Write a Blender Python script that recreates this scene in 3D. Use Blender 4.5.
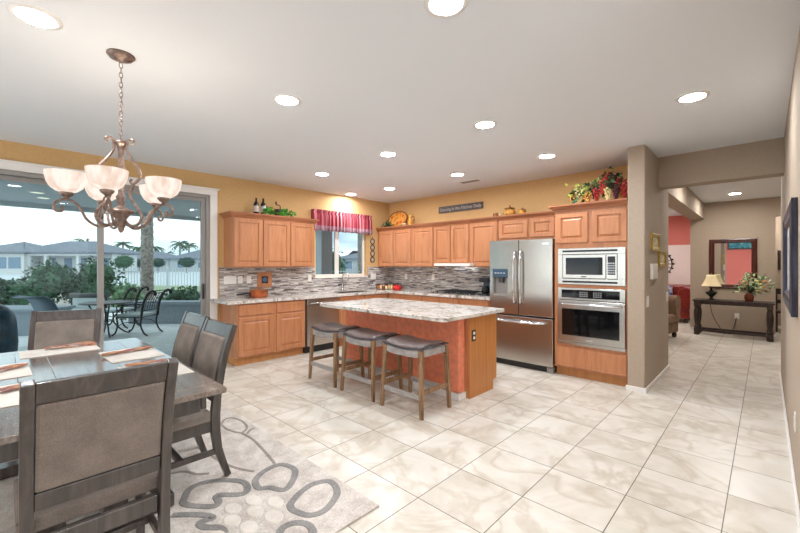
import bpy, bmesh, math, random
from math import sin, cos, pi, radians, atan2, sqrt
from mathutils import Vector, Matrix

for _o in list(bpy.data.objects):
    bpy.data.objects.remove(_o)
scene = bpy.context.scene
COL = scene.collection

# ---------------------------------------------------------------- camera
YAW = atan2(366, 381)
CAM_H = 1.41
cd = bpy.data.cameras.new('camera')
cam = bpy.data.objects.new('camera', cd)
COL.objects.link(cam)
cam.location = (0, 0, CAM_H)
cam.rotation_euler = (pi / 2, 0, YAW)
cd.sensor_width = 36
cd.lens = 381 / 800 * 36
cd.shift_y = -1.5 / 800
cd.clip_start = 0.02
cd.clip_end = 600
scene.camera = cam

# ---------------------------------------------------------------- exposure, sky, sun
scene.view_settings.view_transform = 'Standard'
scene.view_settings.look = 'None'
scene.view_settings.gamma = 1
scene.view_settings.use_curve_mapping = False
scene.view_settings.exposure = 0.06
SKY = 3.8
DOWNLIGHT = 262
DOWNLIGHT_SMALL = 330
SHADE_GLOW = 1.05
BULB_W = 3.5


def lin(c):
    out = []
    for v in c[:3]:
        v = v / 255
        out.append(v / 12.92 if v <= 0.04045 else ((v + 0.055) / 1.055) ** 2.4)
    return (*out, 1)


world = bpy.data.worlds.new('world')
scene.world = world
world.use_nodes = True
nt = world.node_tree
nt.nodes.clear()
wo = nt.nodes.new('ShaderNodeOutputWorld')
bg = nt.nodes.new('ShaderNodeBackground')
tc = nt.nodes.new('ShaderNodeTexCoord')
mp = nt.nodes.new('ShaderNodeMapping')
mp.inputs['Scale'].default_value = (1.2, 1.2, 5)
nz = nt.nodes.new('ShaderNodeTexNoise')
nz.inputs['Scale'].default_value = 2.2
nz.inputs['Detail'].default_value = 6
rp = nt.nodes.new('ShaderNodeValToRGB')
rp.color_ramp.elements[0].position = 0.36
rp.color_ramp.elements[0].color = (0.38, 0.46, 0.52, 1)
rp.color_ramp.elements[1].position = 0.58
rp.color_ramp.elements[1].color = (0.90, 0.90, 0.87, 1)
nt.links.new(tc.outputs['Generated'], mp.inputs['Vector'])
nt.links.new(mp.outputs['Vector'], nz.inputs['Vector'])
nt.links.new(nz.outputs['Fac'], rp.inputs['Fac'])
nt.links.new(rp.outputs['Color'], bg.inputs['Color'])
bg.inputs['Strength'].default_value = SKY
nt.links.new(bg.outputs['Background'], wo.inputs['Surface'])

# ---------------------------------------------------------------- materials
class N:
    def __init__(s, name):
        s.m = bpy.data.materials.new(name)
        s.m.use_nodes = True
        s.t = s.m.node_tree
        s.b = s.t.nodes['Principled BSDF']
        s.out = s.t.nodes['Material Output']

    def n(s, kind, **kw):
        nd = s.t.nodes.new(kind)
        for k, v in kw.items():
            if k in nd.inputs:
                nd.inputs[k].default_value = v
            else:
                setattr(nd, k, v)
        return nd

    def l(s, a, b):
        s.t.links.new(a, b)

    def coords(s, scale=(1, 1, 1), loc=(0, 0, 0), rot=(0, 0, 0)):
        t = s.n('ShaderNodeTexCoord')
        m = s.n('ShaderNodeMapping')
        m.inputs['Scale'].default_value = scale
        m.inputs['Location'].default_value = loc
        m.inputs['Rotation'].default_value = rot
        s.l(t.outputs['Object'], m.inputs['Vector'])
        return m.outputs['Vector']

    def ramp(s, fac, stops, interp='LINEAR'):
        r = s.n('ShaderNodeValToRGB')
        cr = r.color_ramp
        cr.interpolation = interp
        while len(cr.elements) < len(stops):
            cr.elements.new(0.5)
        for e, (p, c) in zip(cr.elements, stops):
            e.position = p
            e.color = lin(c)
        s.l(fac, r.inputs['Fac'])
        return r.outputs['Color']

    def bump(s, height, strength=0.2, dist=0.01):
        b = s.n('ShaderNodeBump')
        b.inputs['Strength'].default_value = strength
        b.inputs['Distance'].default_value = dist
        s.l(height, b.inputs['Height'])
        s.l(b.outputs['Normal'], s.b.inputs['Normal'])


def plain(name, c, rough=0.6, metal=0.0, bump=0, bscale=60, var=0.0, spec=None):
    k = N(name)
    k.b.inputs['Base Color'].default_value = lin(c)
    k.b.inputs['Roughness'].default_value = rough
    k.b.inputs['Metallic'].default_value = metal
    if spec is not None:
        k.b.inputs['Specular IOR Level'].default_value = spec
    nz = k.n('ShaderNodeTexNoise', Scale=bscale, Detail=4.0)
    k.l(k.coords(), nz.inputs['Vector'])
    if var:
        c0 = [max(0, v * (1 - var)) for v in c]
        c1 = [min(255, v * (1 + var)) for v in c]
        k.l(k.ramp(nz.outputs['Fac'], [(0.35, c0), (0.65, c1)]), k.b.inputs['Base Color'])
    if bump:
        k.bump(nz.outputs['Fac'], bump, 0.004)
    return k.m


def wood(name, dark, mid, light, rough=0.4, scale=(14, 14, 1.2), bump=0.05):
    k = N(name)
    v = k.coords(scale)
    nz = k.n('ShaderNodeTexNoise', Scale=2.2, Detail=6.0, Roughness=0.6, Distortion=0.7)
    k.l(v, nz.inputs['Vector'])
    k.l(k.ramp(nz.outputs['Fac'], [(0.3, dark), (0.5, mid), (0.72, light)]), k.b.inputs['Base Color'])
    k.b.inputs['Roughness'].default_value = rough
    k.bump(nz.outputs['Fac'], bump, 0.003)
    return k.m


def fabric(name, c0, c1, scale=260, rough=0.9):
    k = N(name)
    nz = k.n('ShaderNodeTexNoise', Scale=scale, Detail=3.0)
    n2 = k.n('ShaderNodeTexNoise', Scale=9.0, Detail=3.0)
    v = k.coords()
    k.l(v, nz.inputs['Vector'])
    k.l(v, n2.inputs['Vector'])
    mx = k.n('ShaderNodeMath', operation='ADD')
    m2 = k.n('ShaderNodeMath', operation='MULTIPLY')
    m2.inputs[1].default_value = 0.5
    k.l(nz.outputs['Fac'], mx.inputs[0])
    k.l(n2.outputs['Fac'], mx.inputs[1])
    k.l(mx.outputs[0], m2.inputs[0])
    k.l(k.ramp(m2.outputs[0], [(0.38, c0), (0.62, c1)]), k.b.inputs['Base Color'])
    k.b.inputs['Roughness'].default_value = rough
    k.b.inputs['Specular IOR Level'].default_value = 0.2
    k.bump(nz.outputs['Fac'], 0.35, 0.002)
    return k.m


def emit(name, c, strength):
    k = N(name)
    e = k.n('ShaderNodeEmission')
    e.inputs['Color'].default_value = lin(c)
    e.inputs['Strength'].default_value = strength
    k.l(e.outputs[0], k.out.inputs['Surface'])
    return k.m


def glass(name, tint, refl=0.6):
    k = N(name)
    tr = k.n('ShaderNodeBsdfTransparent')
    tr.inputs['Color'].default_value = (*tint, 1)
    gl = k.n('ShaderNodeBsdfGlossy')
    gl.inputs['Roughness'].default_value = 0.02
    fr = k.n('ShaderNodeFresnel', IOR=1.35)
    ml = k.n('ShaderNodeMath', operation='MULTIPLY')
    ml.inputs[1].default_value = refl
    mx = k.n('ShaderNodeMixShader')
    k.l(fr.outputs[0], ml.inputs[0])
    k.l(ml.outputs[0], mx.inputs[0])
    k.l(tr.outputs[0], mx.inputs[1])
    k.l(gl.outputs[0], mx.inputs[2])
    k.l(mx.outputs[0], k.out.inputs['Surface'])
    return k.m


M = {}
M['gold_wall'] = plain('gold_wall_paint', (212, 173, 119), 0.85, bump=0.12, bscale=45, var=0.02)
M['taupe'] = plain('taupe_wall_paint', (176, 160, 142), 0.85, bump=0.12, bscale=45, var=0.015)
M['coral'] = plain('coral_wall_paint', (224, 128, 118), 0.85, bump=0.1, bscale=45)
M['palepink'] = plain('pale_pink_wall_paint', (245, 226, 222), 0.85, bump=0.1, bscale=45)
M['ceiling'] = plain('ceiling_paint', (226, 229, 233), 0.9, bump=0.1, bscale=40)
M['white_trim'] = plain('white_trim_paint', (238, 234, 230), 0.45)
M['stucco'] = plain('grey_stucco', (150, 158, 166), 0.9, bump=0.3, bscale=40, var=0.06)
M['soffit'] = plain('patio_soffit', (208, 216, 220), 0.9)


def tile_floor():
    k = N('marble_tile')
    v = k.coords(loc=(0.17 + 9.0, -2.64 + 9.0, 0))
    br = k.n('ShaderNodeTexBrick', offset=0.0, squash=1.0)
    br.inputs['Scale'].default_value = 1
    br.inputs['Brick Width'].default_value = 0.45
    br.inputs['Row Height'].default_value = 0.45
    br.inputs['Mortar Size'].default_value = 0.0028
    br.inputs['Mortar Smooth'].default_value = 0.1
    br.inputs['Color1'].default_value = (0, 0, 0, 1)
    br.inputs['Color2'].default_value = (1, 1, 1, 1)
    k.l(v, br.inputs['Vector'])
    # per tile offset of the veins
    sc = k.n('ShaderNodeVectorMath', operation='SCALE')
    sc.inputs['Scale'].default_value = 7.0
    k.l(br.outputs['Color'], sc.inputs[0])
    add = k.n('ShaderNodeVectorMath', operation='ADD')
    k.l(v, add.inputs[0])
    k.l(sc.outputs[0], add.inputs[1])
    n1 = k.n('ShaderNodeTexNoise', Scale=2.2, Detail=5.0, Roughness=0.55, Distortion=1.6)
    k.l(add.outputs[0], n1.inputs['Vector'])
    base = k.ramp(n1.outputs['Fac'], [(0.28, (196, 187, 172)), (0.48, (211, 204, 192)), (0.66, (220, 215, 206))])
    # veins: where a second noise crosses 0.5
    n2 = k.n('ShaderNodeTexNoise', Scale=1.9, Detail=4.0, Roughness=0.5, Distortion=1.0)
    k.l(add.outputs[0], n2.inputs['Vector'])
    vein = k.ramp(n2.outputs['Fac'], [(0.43, (255, 255, 255)), (0.49, (226, 217, 206)), (0.56, (255, 255, 255))])
    mul = k.n('ShaderNodeMix', data_type='RGBA', blend_type='MULTIPLY')
    mul.inputs['Factor'].default_value = 0.65
    k.l(base, mul.inputs['A'])
    k.l(vein, mul.inputs['B'])
    mix = k.n('ShaderNodeMix', data_type='RGBA')
    k.l(br.outputs['Fac'], mix.inputs['Factor'])
    k.l(mul.outputs['Result'], mix.inputs['A'])
    mix.inputs['B'].default_value = lin((98, 87, 75))
    k.l(mix.outputs['Result'], k.b.inputs['Base Color'])
    k.b.inputs['Roughness'].default_value = 0.32
    k.b.inputs['Specular IOR Level'].default_value = 0.35
    return k.m


M['tile'] = tile_floor()


def mosaic():
    k = N('stone_mosaic')
    t = k.n('ShaderNodeTexCoord')
    sp = k.n('ShaderNodeSeparateXYZ')
    k.l(t.outputs['Object'], sp.inputs[0])
    ad = k.n('ShaderNodeMath', operation='ADD')
    k.l(sp.outputs['X'], ad.inputs[0])
    k.l(sp.outputs['Y'], ad.inputs[1])
    a2 = k.n('ShaderNodeMath', operation='ADD')
    a2.inputs[1].default_value = 20
    k.l(ad.outputs[0], a2.inputs[0])
    cb = k.n('ShaderNodeCombineXYZ')
    k.l(a2.outputs[0], cb.inputs['X'])
    k.l(sp.outputs['Z'], cb.inputs['Y'])
    br = k.n('ShaderNodeTexBrick', offset=0.37, offset_frequency=2, squash=0.6, squash_frequency=3)
    br.inputs['Scale'].default_value = 1
    br.inputs['Brick Width'].default_value = 0.15
    br.inputs['Row Height'].default_value = 0.0165
    br.inputs['Mortar Size'].default_value = 0.0009
    br.inputs['Color1'].default_value = (0, 0, 0, 1)
    br.inputs['Color2'].default_value = (1, 1, 1, 1)
    k.l(cb.outputs[0], br.inputs['Vector'])
    bw = k.n('ShaderNodeRGBToBW')
    k.l(br.outputs['Color'], bw.inputs[0])
    col = k.ramp(bw.outputs[0], [(0.0, (98, 90, 92)), (0.12, (164, 156, 152)), (0.34, (190, 182, 174)), (0.52, (208, 202, 196)),
                                 (0.68, (172, 168, 168)), (0.80, (218, 214, 208)), (0.93, (130, 122, 122))], 'CONSTANT')
    mix = k.n('ShaderNodeMix', data_type='RGBA')
    k.l(br.outputs['Fac'], mix.inputs['Factor'])
    k.l(col, mix.inputs['A'])
    mix.inputs['B'].default_value = lin((168, 158, 148))
    k.l(mix.outputs['Result'], k.b.inputs['Base Color'])
    k.b.inputs['Roughness'].default_value = 0.25
    return k.m


M['mosaic'] = mosaic()


def granite():
    k = N('pale_granite')
    v = k.coords()
    n1 = k.n('ShaderNodeTexNoise', Scale=5.0, Detail=7.0, Roughness=0.62, Distortion=1.2)
    k.l(v, n1.inputs['Vector'])
    base = k.ramp(n1.outputs['Fac'], [(0.32, (112, 102, 94)), (0.42, (180, 169, 156)), (0.50, (224, 220, 214)), (0.58, (206, 196, 184)), (0.70, (124, 116, 110))])
    vo = k.n('ShaderNodeTexNoise', Scale=26.0, Detail=4.0, Roughness=0.6)
    k.l(v, vo.inputs['Vector'])
    sp = k.ramp(vo.outputs['Fac'], [(0.33, (52, 46, 42)), (0.38, (255, 255, 255))])
    mul = k.n('ShaderNodeMix', data_type='RGBA', blend_type='MULTIPLY')
    mul.inputs['Factor'].default_value = 0.85
    k.l(base, mul.inputs['A'])
    k.l(sp, mul.inputs['B'])
    k.l(mul.outputs['Result'], k.b.inputs['Base Color'])
    k.b.inputs['Roughness'].default_value = 0.12
    return k.m


M['granite'] = granite()
M['maple'] = wood('maple_cabinet_wood', (172, 112, 74), (186, 125, 85), (198, 138, 97), 0.38, (9, 9, 0.9), 0.02)
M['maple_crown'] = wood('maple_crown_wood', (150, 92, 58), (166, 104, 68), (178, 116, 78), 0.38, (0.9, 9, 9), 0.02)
M['maple_deep'] = wood('maple_toe_wood', (180, 122, 70), (192, 134, 80), (202, 146, 90), 0.45, (9, 9, 0.9), 0.02)
M['end_panel'] = wood('oak_end_panel', (182, 116, 58), (198, 130, 68), (208, 142, 80), 0.42, (16, 16, 0.7), 0.03)
M['salmon'] = plain('salmon_plaster', (232, 138, 104), 0.7, bump=0.6, bscale=16, var=0.05)
M['steel'] = None


def steel(name, c, rough=0.22):
    k = N(name)
    nz = k.n('ShaderNodeTexNoise', Scale=3.0, Detail=5.0)
    k.l(k.coords((70, 70, 0.8)), nz.inputs['Vector'])
    k.b.inputs['Base Color'].default_value = lin(c)
    k.b.inputs['Metallic'].default_value = 1
    rr = k.n('ShaderNodeMapRange')
    rr.inputs['To Min'].default_value = rough - 0.06
    rr.inputs['To Max'].default_value = rough + 0.08
    k.l(nz.outputs['Fac'], rr.inputs['Value'])
    k.l(rr.outputs[0], k.b.inputs['Roughness'])
    k.bump(nz.outputs['Fac'], 0.03, 0.002)
    return k.m


M['steel'] = steel('brushed_steel', (194, 191, 186))
M['chrome'] = plain('polished_chrome', (225, 225, 225), 0.12, 1.0)
M['dark_plastic'] = plain('dark_plastic', (28, 28, 32), 0.35)
M['dark_grey'] = plain('dark_grey_enamel', (74, 72, 70), 0.5)
M['black_glass'] = plain('black_oven_glass', (9, 10, 13), 0.06, spec=0.4)
M['button'] = plain('pale_button', (190, 196, 200), 0.5)
M['dispenser'] = plain('dispenser_panel', (62, 84, 104), 0.2)
M['plate_white'] = plain('white_plastic', (236, 232, 224), 0.4)
M['chairwood'] = wood('weathered_grey_wood', (50, 43, 40), (68, 60, 56), (90, 81, 76), 0.34, (12, 12, 1.0), 0.06)
M['tablewood'] = wood('weathered_plank_wood', (98, 84, 76), (122, 106, 96), (146, 130, 120), 0.16, (1.2, 14, 14), 0.03)
M['tablewood'].node_tree.nodes['Principled BSDF'].inputs['Coat IOR'].default_value = 1.75
M['tablewood'].node_tree.nodes['Principled BSDF'].inputs['Coat Weight'].default_value = 1.0
M['tablewood'].node_tree.nodes['Principled BSDF'].inputs['Coat Roughness'].default_value = 0.12
M['chairwood'].node_tree.nodes['Principled BSDF'].inputs['Coat Weight'].default_value = 0.6
M['chairwood'].node_tree.nodes['Principled BSDF'].inputs['Coat Roughness'].default_value = 0.16
M['chairfabric'] = fabric('taupe_chair_fabric', (116, 106, 99), (144, 133, 124))
M['leather'] = plain('grey_brown_leather', (98, 84, 80), 0.38, bump=0.15, bscale=30, var=0.12)
M['stoolwood'] = wood('stool_leg_wood', (96, 70, 48), (140, 106, 74), (172, 138, 102), 0.5, (16, 16, 1.4), 0.06)
M['stoolgrey'] = wood('stool_grey_wood', (132, 124, 122), (160, 153, 149), (182, 174, 170), 0.45, (4, 10, 10), 0.05)
M['nail'] = plain('nailhead_band', (92, 96, 108), 0.35, 0.8)
M['mat'] = fabric('beige_placemat_weave', (206, 199, 190), (226, 220, 212), 180)
M['rug'] = fabric('rug_pile', (178, 168, 159), (216, 208, 200), 120)
M['rug_dark'] = fabric('rug_charcoal_pile', (120, 117, 115), (156, 152, 148), 160)
M['rug_light'] = fabric('rug_ivory_pile', (206, 198, 187), (228, 221, 211), 160)
M['rug_vine'] = fabric('rug_vine_pile', (138, 126, 118), (160, 148, 140), 160)
M['bronze'] = plain('antique_bronze', (134, 114, 104), 0.36, 0.75, bump=0.2, bscale=50, var=0.15)
def alabaster():
    k = N('lit_alabaster_shade')
    e = k.n('ShaderNodeEmission')
    nz = k.n('ShaderNodeTexNoise', Scale=22.0, Detail=3.0)
    k.l(k.coords((1, 1, 0.3)), nz.inputs['Vector'])
    k.l(k.ramp(nz.outputs['Fac'], [(0.35, (236, 208, 190)), (0.6, (255, 243, 230))]), e.inputs['Color'])
    e.inputs['Strength'].default_value = SHADE_GLOW
    k.l(e.outputs[0], k.out.inputs['Surface'])
    return k.m


M['shade'] = alabaster()
M['lens'] = emit('lit_downlight_lens', (246, 250, 255), DOWNLIGHT)
M['lens_small'] = emit('lit_downlight_lens_hall', (255, 252, 248), DOWNLIGHT_SMALL)
M['lens_living_fill'] = emit('lit_fill_lens_living', (255, 250, 244), 520)
M['lens_fill'] = emit('lit_fill_lens_front', (255, 250, 244), 110)
M['pane'] = glass('tinted_window_pane', (0.60, 0.67, 0.69))
M['pane_clear'] = glass('clear_fill_window_pane', (0.97, 0.98, 0.98))
M['alu'] = plain('beige_door_aluminium', (150, 146, 142), 0.4, 0.1)
M['black_iron'] = plain('black_wrought_iron', (30, 34, 38), 0.5, 0.3)
M['leaf'] = plain('green_leaf', (70, 138, 40), 0.5, var=0.3, bscale=30)
M['leaf_dark'] = plain('dark_green_leaf', (38, 76, 44), 0.5, var=0.3, bscale=30)
M['leaf_pale'] = plain('sage_leaf', (158, 182, 138), 0.6, var=0.25, bscale=30)
M['bush'] = plain('bush_leaf', (66, 92, 70), 0.7, var=0.4, bscale=9)
M['bush_light'] = plain('light_bush_leaf', (120, 148, 112), 0.7, var=0.3, bscale=9)
M['darkwood'] = wood('dark_walnut', (30, 21, 19), (50, 37, 33), (74, 57, 51), 0.4, (12, 12, 1.2), 0.06)
M['mirror'] = plain('mirror_glass', (235, 235, 235), 0.02, 1.0)

# ---------------------------------------------------------------- mesh helpers
def nb():
    return bmesh.new()


def box(bm, x0, x1, y0, y1, z0, z1, mi=0):
    vs = [bm.verts.new(p) for p in ((x0, y0, z0), (x1, y0, z0), (x1, y1, z0), (x0, y1, z0), (x0, y0, z1), (x1, y0, z1), (x1, y1, z1), (x0, y1, z1))]
    for f in ((3, 2, 1, 0), (4, 5, 6, 7), (0, 1, 5, 4), (1, 2, 6, 5), (2, 3, 7, 6), (3, 0, 4, 7)):
        fc = bm.faces.new([vs[i] for i in f])
        fc.material_index = mi
    return bm


def ring_frames(pts):
    pts = [Vector(p) for p in pts]
    n = len(pts)
    out = []
    prev = None
    for i in range(n):
        t = (pts[min(i + 1, n - 1)] - pts[max(i - 1, 0)]).normalized()
        if prev is None:
            a = Vector((0, 0, 1)) if abs(t.z) < 0.9 else Vector((1, 0, 0))
            u = t.cross(a).normalized()
        else:
            u = (prev - t * prev.dot(t))
            u = u.normalized() if u.length > 1e-6 else t.orthogonal().normalized()
        prev = u
        out.append((pts[i], u, t.cross(u).normalized()))
    return out


def tube(bm, pts, r, seg=10, mi=0, smooth=True, cap=True):
    rs = r if isinstance(r, (list, tuple)) else [r] * len(pts)
    rings = []
    for (p, u, v), rr in zip(ring_frames(pts), rs):
        rings.append([bm.verts.new(p + (u * cos(2 * pi * k / seg) + v * sin(2 * pi * k / seg)) * rr) for k in range(seg)])
    for a, b in zip(rings, rings[1:]):
        for k in range(seg):
            f = bm.faces.new((a[k], a[(k + 1) % seg], b[(k + 1) % seg], b[k]))
            f.smooth = smooth
            f.material_index = mi
    if cap:
        f = bm.faces.new(rings[0][::-1]); f.material_index = mi
        f = bm.faces.new(rings[-1]); f.material_index = mi
    return bm


def bar(bm, pts, wx, wy, mi=0):
    """square section swept along pts; wx along local X always, wy across it (for posts whose path stays in the YZ plane)"""
    pts = [Vector(p) for p in pts]
    n = len(pts)
    ws = wx if isinstance(wx, (list, tuple)) else [wx] * n
    hs = wy if isinstance(wy, (list, tuple)) else [wy] * n
    rings = []
    for i in range(n):
        t = (pts[min(i + 1, n - 1)] - pts[max(i - 1, 0)]).normalized()
        u = Vector((1, 0, 0))
        u = (u - t * u.dot(t)).normalized()
        v = t.cross(u).normalized()
        a, b = ws[i] / 2, hs[i] / 2
        rings.append([bm.verts.new(pts[i] + u * sx * a + v * sy * b) for sx, sy in ((-1, -1), (1, -1), (1, 1), (-1, 1))])
    for a, b in zip(rings, rings[1:]):
        for k in range(4):
            f = bm.faces.new((a[k], a[(k + 1) % 4], b[(k + 1) % 4], b[k]))
            f.material_index = mi
    bm.faces.new(rings[0][::-1]).material_index = mi
    bm.faces.new(rings[-1]).material_index = mi
    return bm


def lathe(bm, prof, c=(0, 0, 0), seg=24, mi=0, smooth=True, cap=True):
    c = Vector(c)
    rings = []
    for r, z in prof:
        rings.append([bm.verts.new(c + Vector((r * cos(2 * pi * k / seg), r * sin(2 * pi * k / seg), z))) for k in range(seg)])
    for a, b in zip(rings, rings[1:]):
        for k in range(seg):
            f = bm.faces.new((a[k], a[(k + 1) % seg], b[(k + 1) % seg], b[k]))
            f.smooth = smooth
            f.material_index = mi
    if cap:
        bm.faces.new(rings[0][::-1]).material_index = mi
        bm.faces.new(rings[-1]).material_index = mi
    return bm


def ball(bm, c, r, seg=12, mi=0, sc=(1, 1, 1)):
    n = len(bm.faces)
    ret = bmesh.ops.create_uvsphere(bm, u_segments=seg, v_segments=max(6, seg // 2), radius=r,
                                    matrix=Matrix.Translation(c) @ Matrix.Diagonal((*sc, 1)))
    for v in ret['verts']:
        for f in v.link_faces:
            f.smooth = True
            f.material_index = mi
    return bm


def prism(bm, poly, z0, z1, mi=0):
    a = [bm.verts.new((x, y, z0)) for x, y in poly]
    b = [bm.verts.new((x, y, z1)) for x, y in poly]
    n = len(poly)
    bm.faces.new(a[::-1]).material_index = mi
    bm.faces.new(b).material_index = mi
    for k in range(n):
        bm.faces.new((a[k], a[(k + 1) % n], b[(k + 1) % n], b[k])).material_index = mi
    return bm


def profile_x(bm, prof, x0, x1, mi=0):
    """(y, z) outline extruded along x"""
    a = [bm.verts.new((x0, y, z)) for y, z in prof]
    b = [bm.verts.new((x1, y, z)) for y, z in prof]
    n = len(prof)
    bm.faces.new(a).material_index = mi
    bm.faces.new(b[::-1]).material_index = mi
    for k in range(n):
        bm.faces.new((a[k], b[k], b[(k + 1) % n], a[(k + 1) % n])).material_index = mi
    return bm


def leaves(bm, rng, fn, n, size, mi=0):
    """n small folded leaves; fn() gives a position"""
    for _ in range(n):
        p = Vector(fn())
        d = Vector((rng.uniform(-1, 1), rng.uniform(-1, 1), rng.uniform(-0.6, 0.8))).normalized()
        s = d.orthogonal().normalized()
        s = (s * cos(rng.uniform(0, 6.28)) + d.cross(s) * sin(rng.uniform(0, 6.28))).normalized()
        L = size * rng.uniform(0.6, 1.3)
        up = d.cross(s) * L * 0.12
        a = bm.verts.new(p); b = bm.verts.new(p + d * L * 0.5 + s * L * 0.3 + up)
        c = bm.verts.new(p + d * L); e = bm.verts.new(p + d * L * 0.5 - s * L * 0.3 + up)
        m = bm.verts.new(p + d * L * 0.5)
        for tri in ((a, b, m), (b, c, m), (c, e, m), (e, a, m)):
            bm.faces.new(tri).material_index = mi
    return bm


def obj(name, bm, mats, parent=None, bev=0, world=False, seg=2, subsurf=0, fix=True):
    if fix:
        bmesh.ops.recalc_face_normals(bm, faces=bm.faces)
    if world and parent is not None:
        off = Vector((0, 0, 0))
        p = parent
        while p is not None:
            off += p.location
            p = p.parent
        bmesh.ops.translate(bm, verts=bm.verts, vec=-off)
    me = bpy.data.meshes.new(name)
    bm.to_mesh(me)
    bm.free()
    o = bpy.data.objects.new(name, me)
    COL.objects.link(o)
    for m in (mats if isinstance(mats, (list, tuple)) else [mats]):
        me.materials.append(M[m] if isinstance(m, str) else m)
    if parent is not None:
        o.parent = parent
    if bev:
        b = o.modifiers.new('bevel', 'BEVEL')
        b.width = bev
        b.segments = seg
        b.limit_method = 'ANGLE'
        b.angle_limit = radians(40)
    if subsurf:
        s = o.modifiers.new('subdivision', 'SUBSURF')
        s.levels = subsurf
        s.render_levels = subsurf
    return o


def tag(o, label, cat, group=None, kind=None):
    o['label'] = label
    o['category'] = cat
    if group:
        o['group'] = group
    if kind:
        o['kind'] = kind
    return o


def thing(name, label, cat, loc=(0, 0, 0), rz=0, group=None):
    o = bpy.data.objects.new(name, None)
    o.empty_display_size = 0.05
    COL.objects.link(o)
    o.location = loc
    o.rotation_euler = (0, 0, rz)
    return tag(o, label, cat, group)


def struct(name, bm, mats, parent=None, bev=0, label=None):
    o = obj(name, bm, mats, parent, bev)
    if parent is None:
        o['kind'] = 'structure'
    if label:
        o['label'] = label
    return o


def sgroup(name, label=None):
    o = bpy.data.objects.new(name, None)
    COL.objects.link(o)
    o['kind'] = 'structure'
    if label:
        o['label'] = label
    return o


def dup(root, loc, rz, label, group=None):
    r = root.copy()
    COL.objects.link(r)
    r.location = loc
    r.rotation_euler = (0, 0, rz)
    r['label'] = label
    if group:
        r['group'] = group
    def rec(src, dst):
        for ch in list(src.children):
            c = ch.copy()
            COL.objects.link(c)
            c.parent = dst
            rec(ch, c)
    rec(root, r)
    return r


def boxes(*bs):
    bm = nb()
    for b in bs:
        box(bm, *b)
    return bm


# ---------------------------------------------------------------- the room
H = 2.74
WX, RY = -5.86, 5.76           # inner faces of the window wall and the range wall
PX, RX = -0.96, 0.135          # hall: left face and right face
struct('floor', boxes((-6.02, 2.4, -2.75, 13.2, -0.12, 0)), 'tile')
struct('ceiling', boxes((-6.02, 2.4, -2.75, 13.2, H, H + 0.16)), 'ceiling')
DY0, DY1, DZ = -1.6, 2.09, 2.43
KY0, KY1, KZ0, KZ1 = 3.90, 5.11, 1.19, 2.25
struct('wall_left', boxes((-6.02, WX, -2.6, DY0, 0, H), (-6.02, WX, DY0, DY1, DZ, H), (-6.02, WX, DY1, KY0, 0, H),
                          (-6.02, WX, KY0, KY1, 0, KZ0), (-6.02, WX, KY0, KY1, KZ1, H), (-6.02, WX, KY1, RY + 0.16, 0, H)), 'gold_wall')
struct('wall_back', boxes((WX, -1.13, RY, RY + 0.16, 0, H)), 'gold_wall')
struct('wall_stub', boxes((-1.13, PX, 4.885, RY, 0, H), (-1.2, PX, RY + 0.16, 6.29, 0, H), (-1.13, PX, RY, RY + 0.16, 0, H)), 'taupe', bev=0.012)
struct('wall_header', boxes((-1.2, PX, 6.29, 10.45, 2.40, H)), 'taupe')
struct('wall_beam', boxes((PX, RX, 5.62, 5.84, 2.37, H)), 'taupe')
struct('wall_right', boxes((RX, RX + 0.16, 2.0, 6.75, 0, H), (RX + 0.16, 2.36, 2.0, 2.16, 0, H)), 'taupe')
struct('wall_hall', boxes((-1.2, RX, 10.45, 10.6, 0, H), (RX, 0.7, 10.45, 10.6, 2.37, H)), 'taupe')
struct('wall_corridor', boxes((0.7, 0.85, 6.75, 12.15, 0, H), (RX + 0.16, 0.7, 6.6, 6.75, 0, H), (-0.2, 0.7, 12.0, 12.15, 0, H), (-0.35, -0.2, 10.6, 12.15, 0, H)), 'taupe')
b = nb()
box(b, -6.0, -0.35, 12.6, 12.75, 0, 1.95, 0)
box(b, -6.0, -0.35, 12.6, 12.75, 1.95, H, 1)
struct('wall_living', b, ['palepink', 'coral'])
struct('wall_living.001', boxes((-6.02, -5.87, RY + 0.16, 12.75, 0, H)), 'coral')
struct('wall_front', boxes((-6.02, -5.6, -2.75, -2.6, 0, H), (-5.6, -1.6, -2.75, -2.6, 0, 0.15), (-5.6, -1.6, -2.75, -2.6, 2.5, H), (-1.6, -1.35, -2.75, -2.6, 0, H)), 'taupe')
struct('wall_front.001', boxes((-1.35, 2.36, -2.75, -2.6, 0, H)), 'coral')
struct('wall_east', boxes((2.2, 2.36, -2.6, -2.3, 0, H), (2.2, 2.36, -2.3, 1.75, 0, 0.15), (2.2, 2.36, -2.3, 1.75, 2.5, H), (2.2, 2.36, 1.75, 2.0, 0, H)), 'taupe')
for i, (axis, a, c) in enumerate((('x', -5.6, -1.6), ('y', -2.3, 1.75))):
    g = sgroup('window_%d' % (i + 2))  # front and east windows are unseen, added and enlarged for fill daylight
    mid = (a + c) / 2
    def wb(p, q, d0, d1, z0, z1):
        return (p, q, -2.68 + d0, -2.68 + d1, z0, z1) if axis == 'x' else (2.28 + d0, 2.28 + d1, p, q, z0, z1)
    e = 0.04
    obj('frame', boxes(wb(a, a + 0.05, -e, e, 0.15, 2.5), wb(c - 0.05, c, -e, e, 0.15, 2.5), wb(mid - 0.03, mid + 0.03, -e, e, 0.20, 2.45),
                       wb(a + 0.05, c - 0.05, -e, e, 0.15, 0.20), wb(a + 0.05, c - 0.05, -e, e, 2.45, 2.5)), 'white_trim', g)
    obj('pane', boxes(wb(a + 0.05, mid - 0.03, -0.003, 0.003, 0.20, 2.45), wb(mid + 0.03, c - 0.05, -0.003, 0.003, 0.20, 2.45)), 'pane_clear', g)

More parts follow.
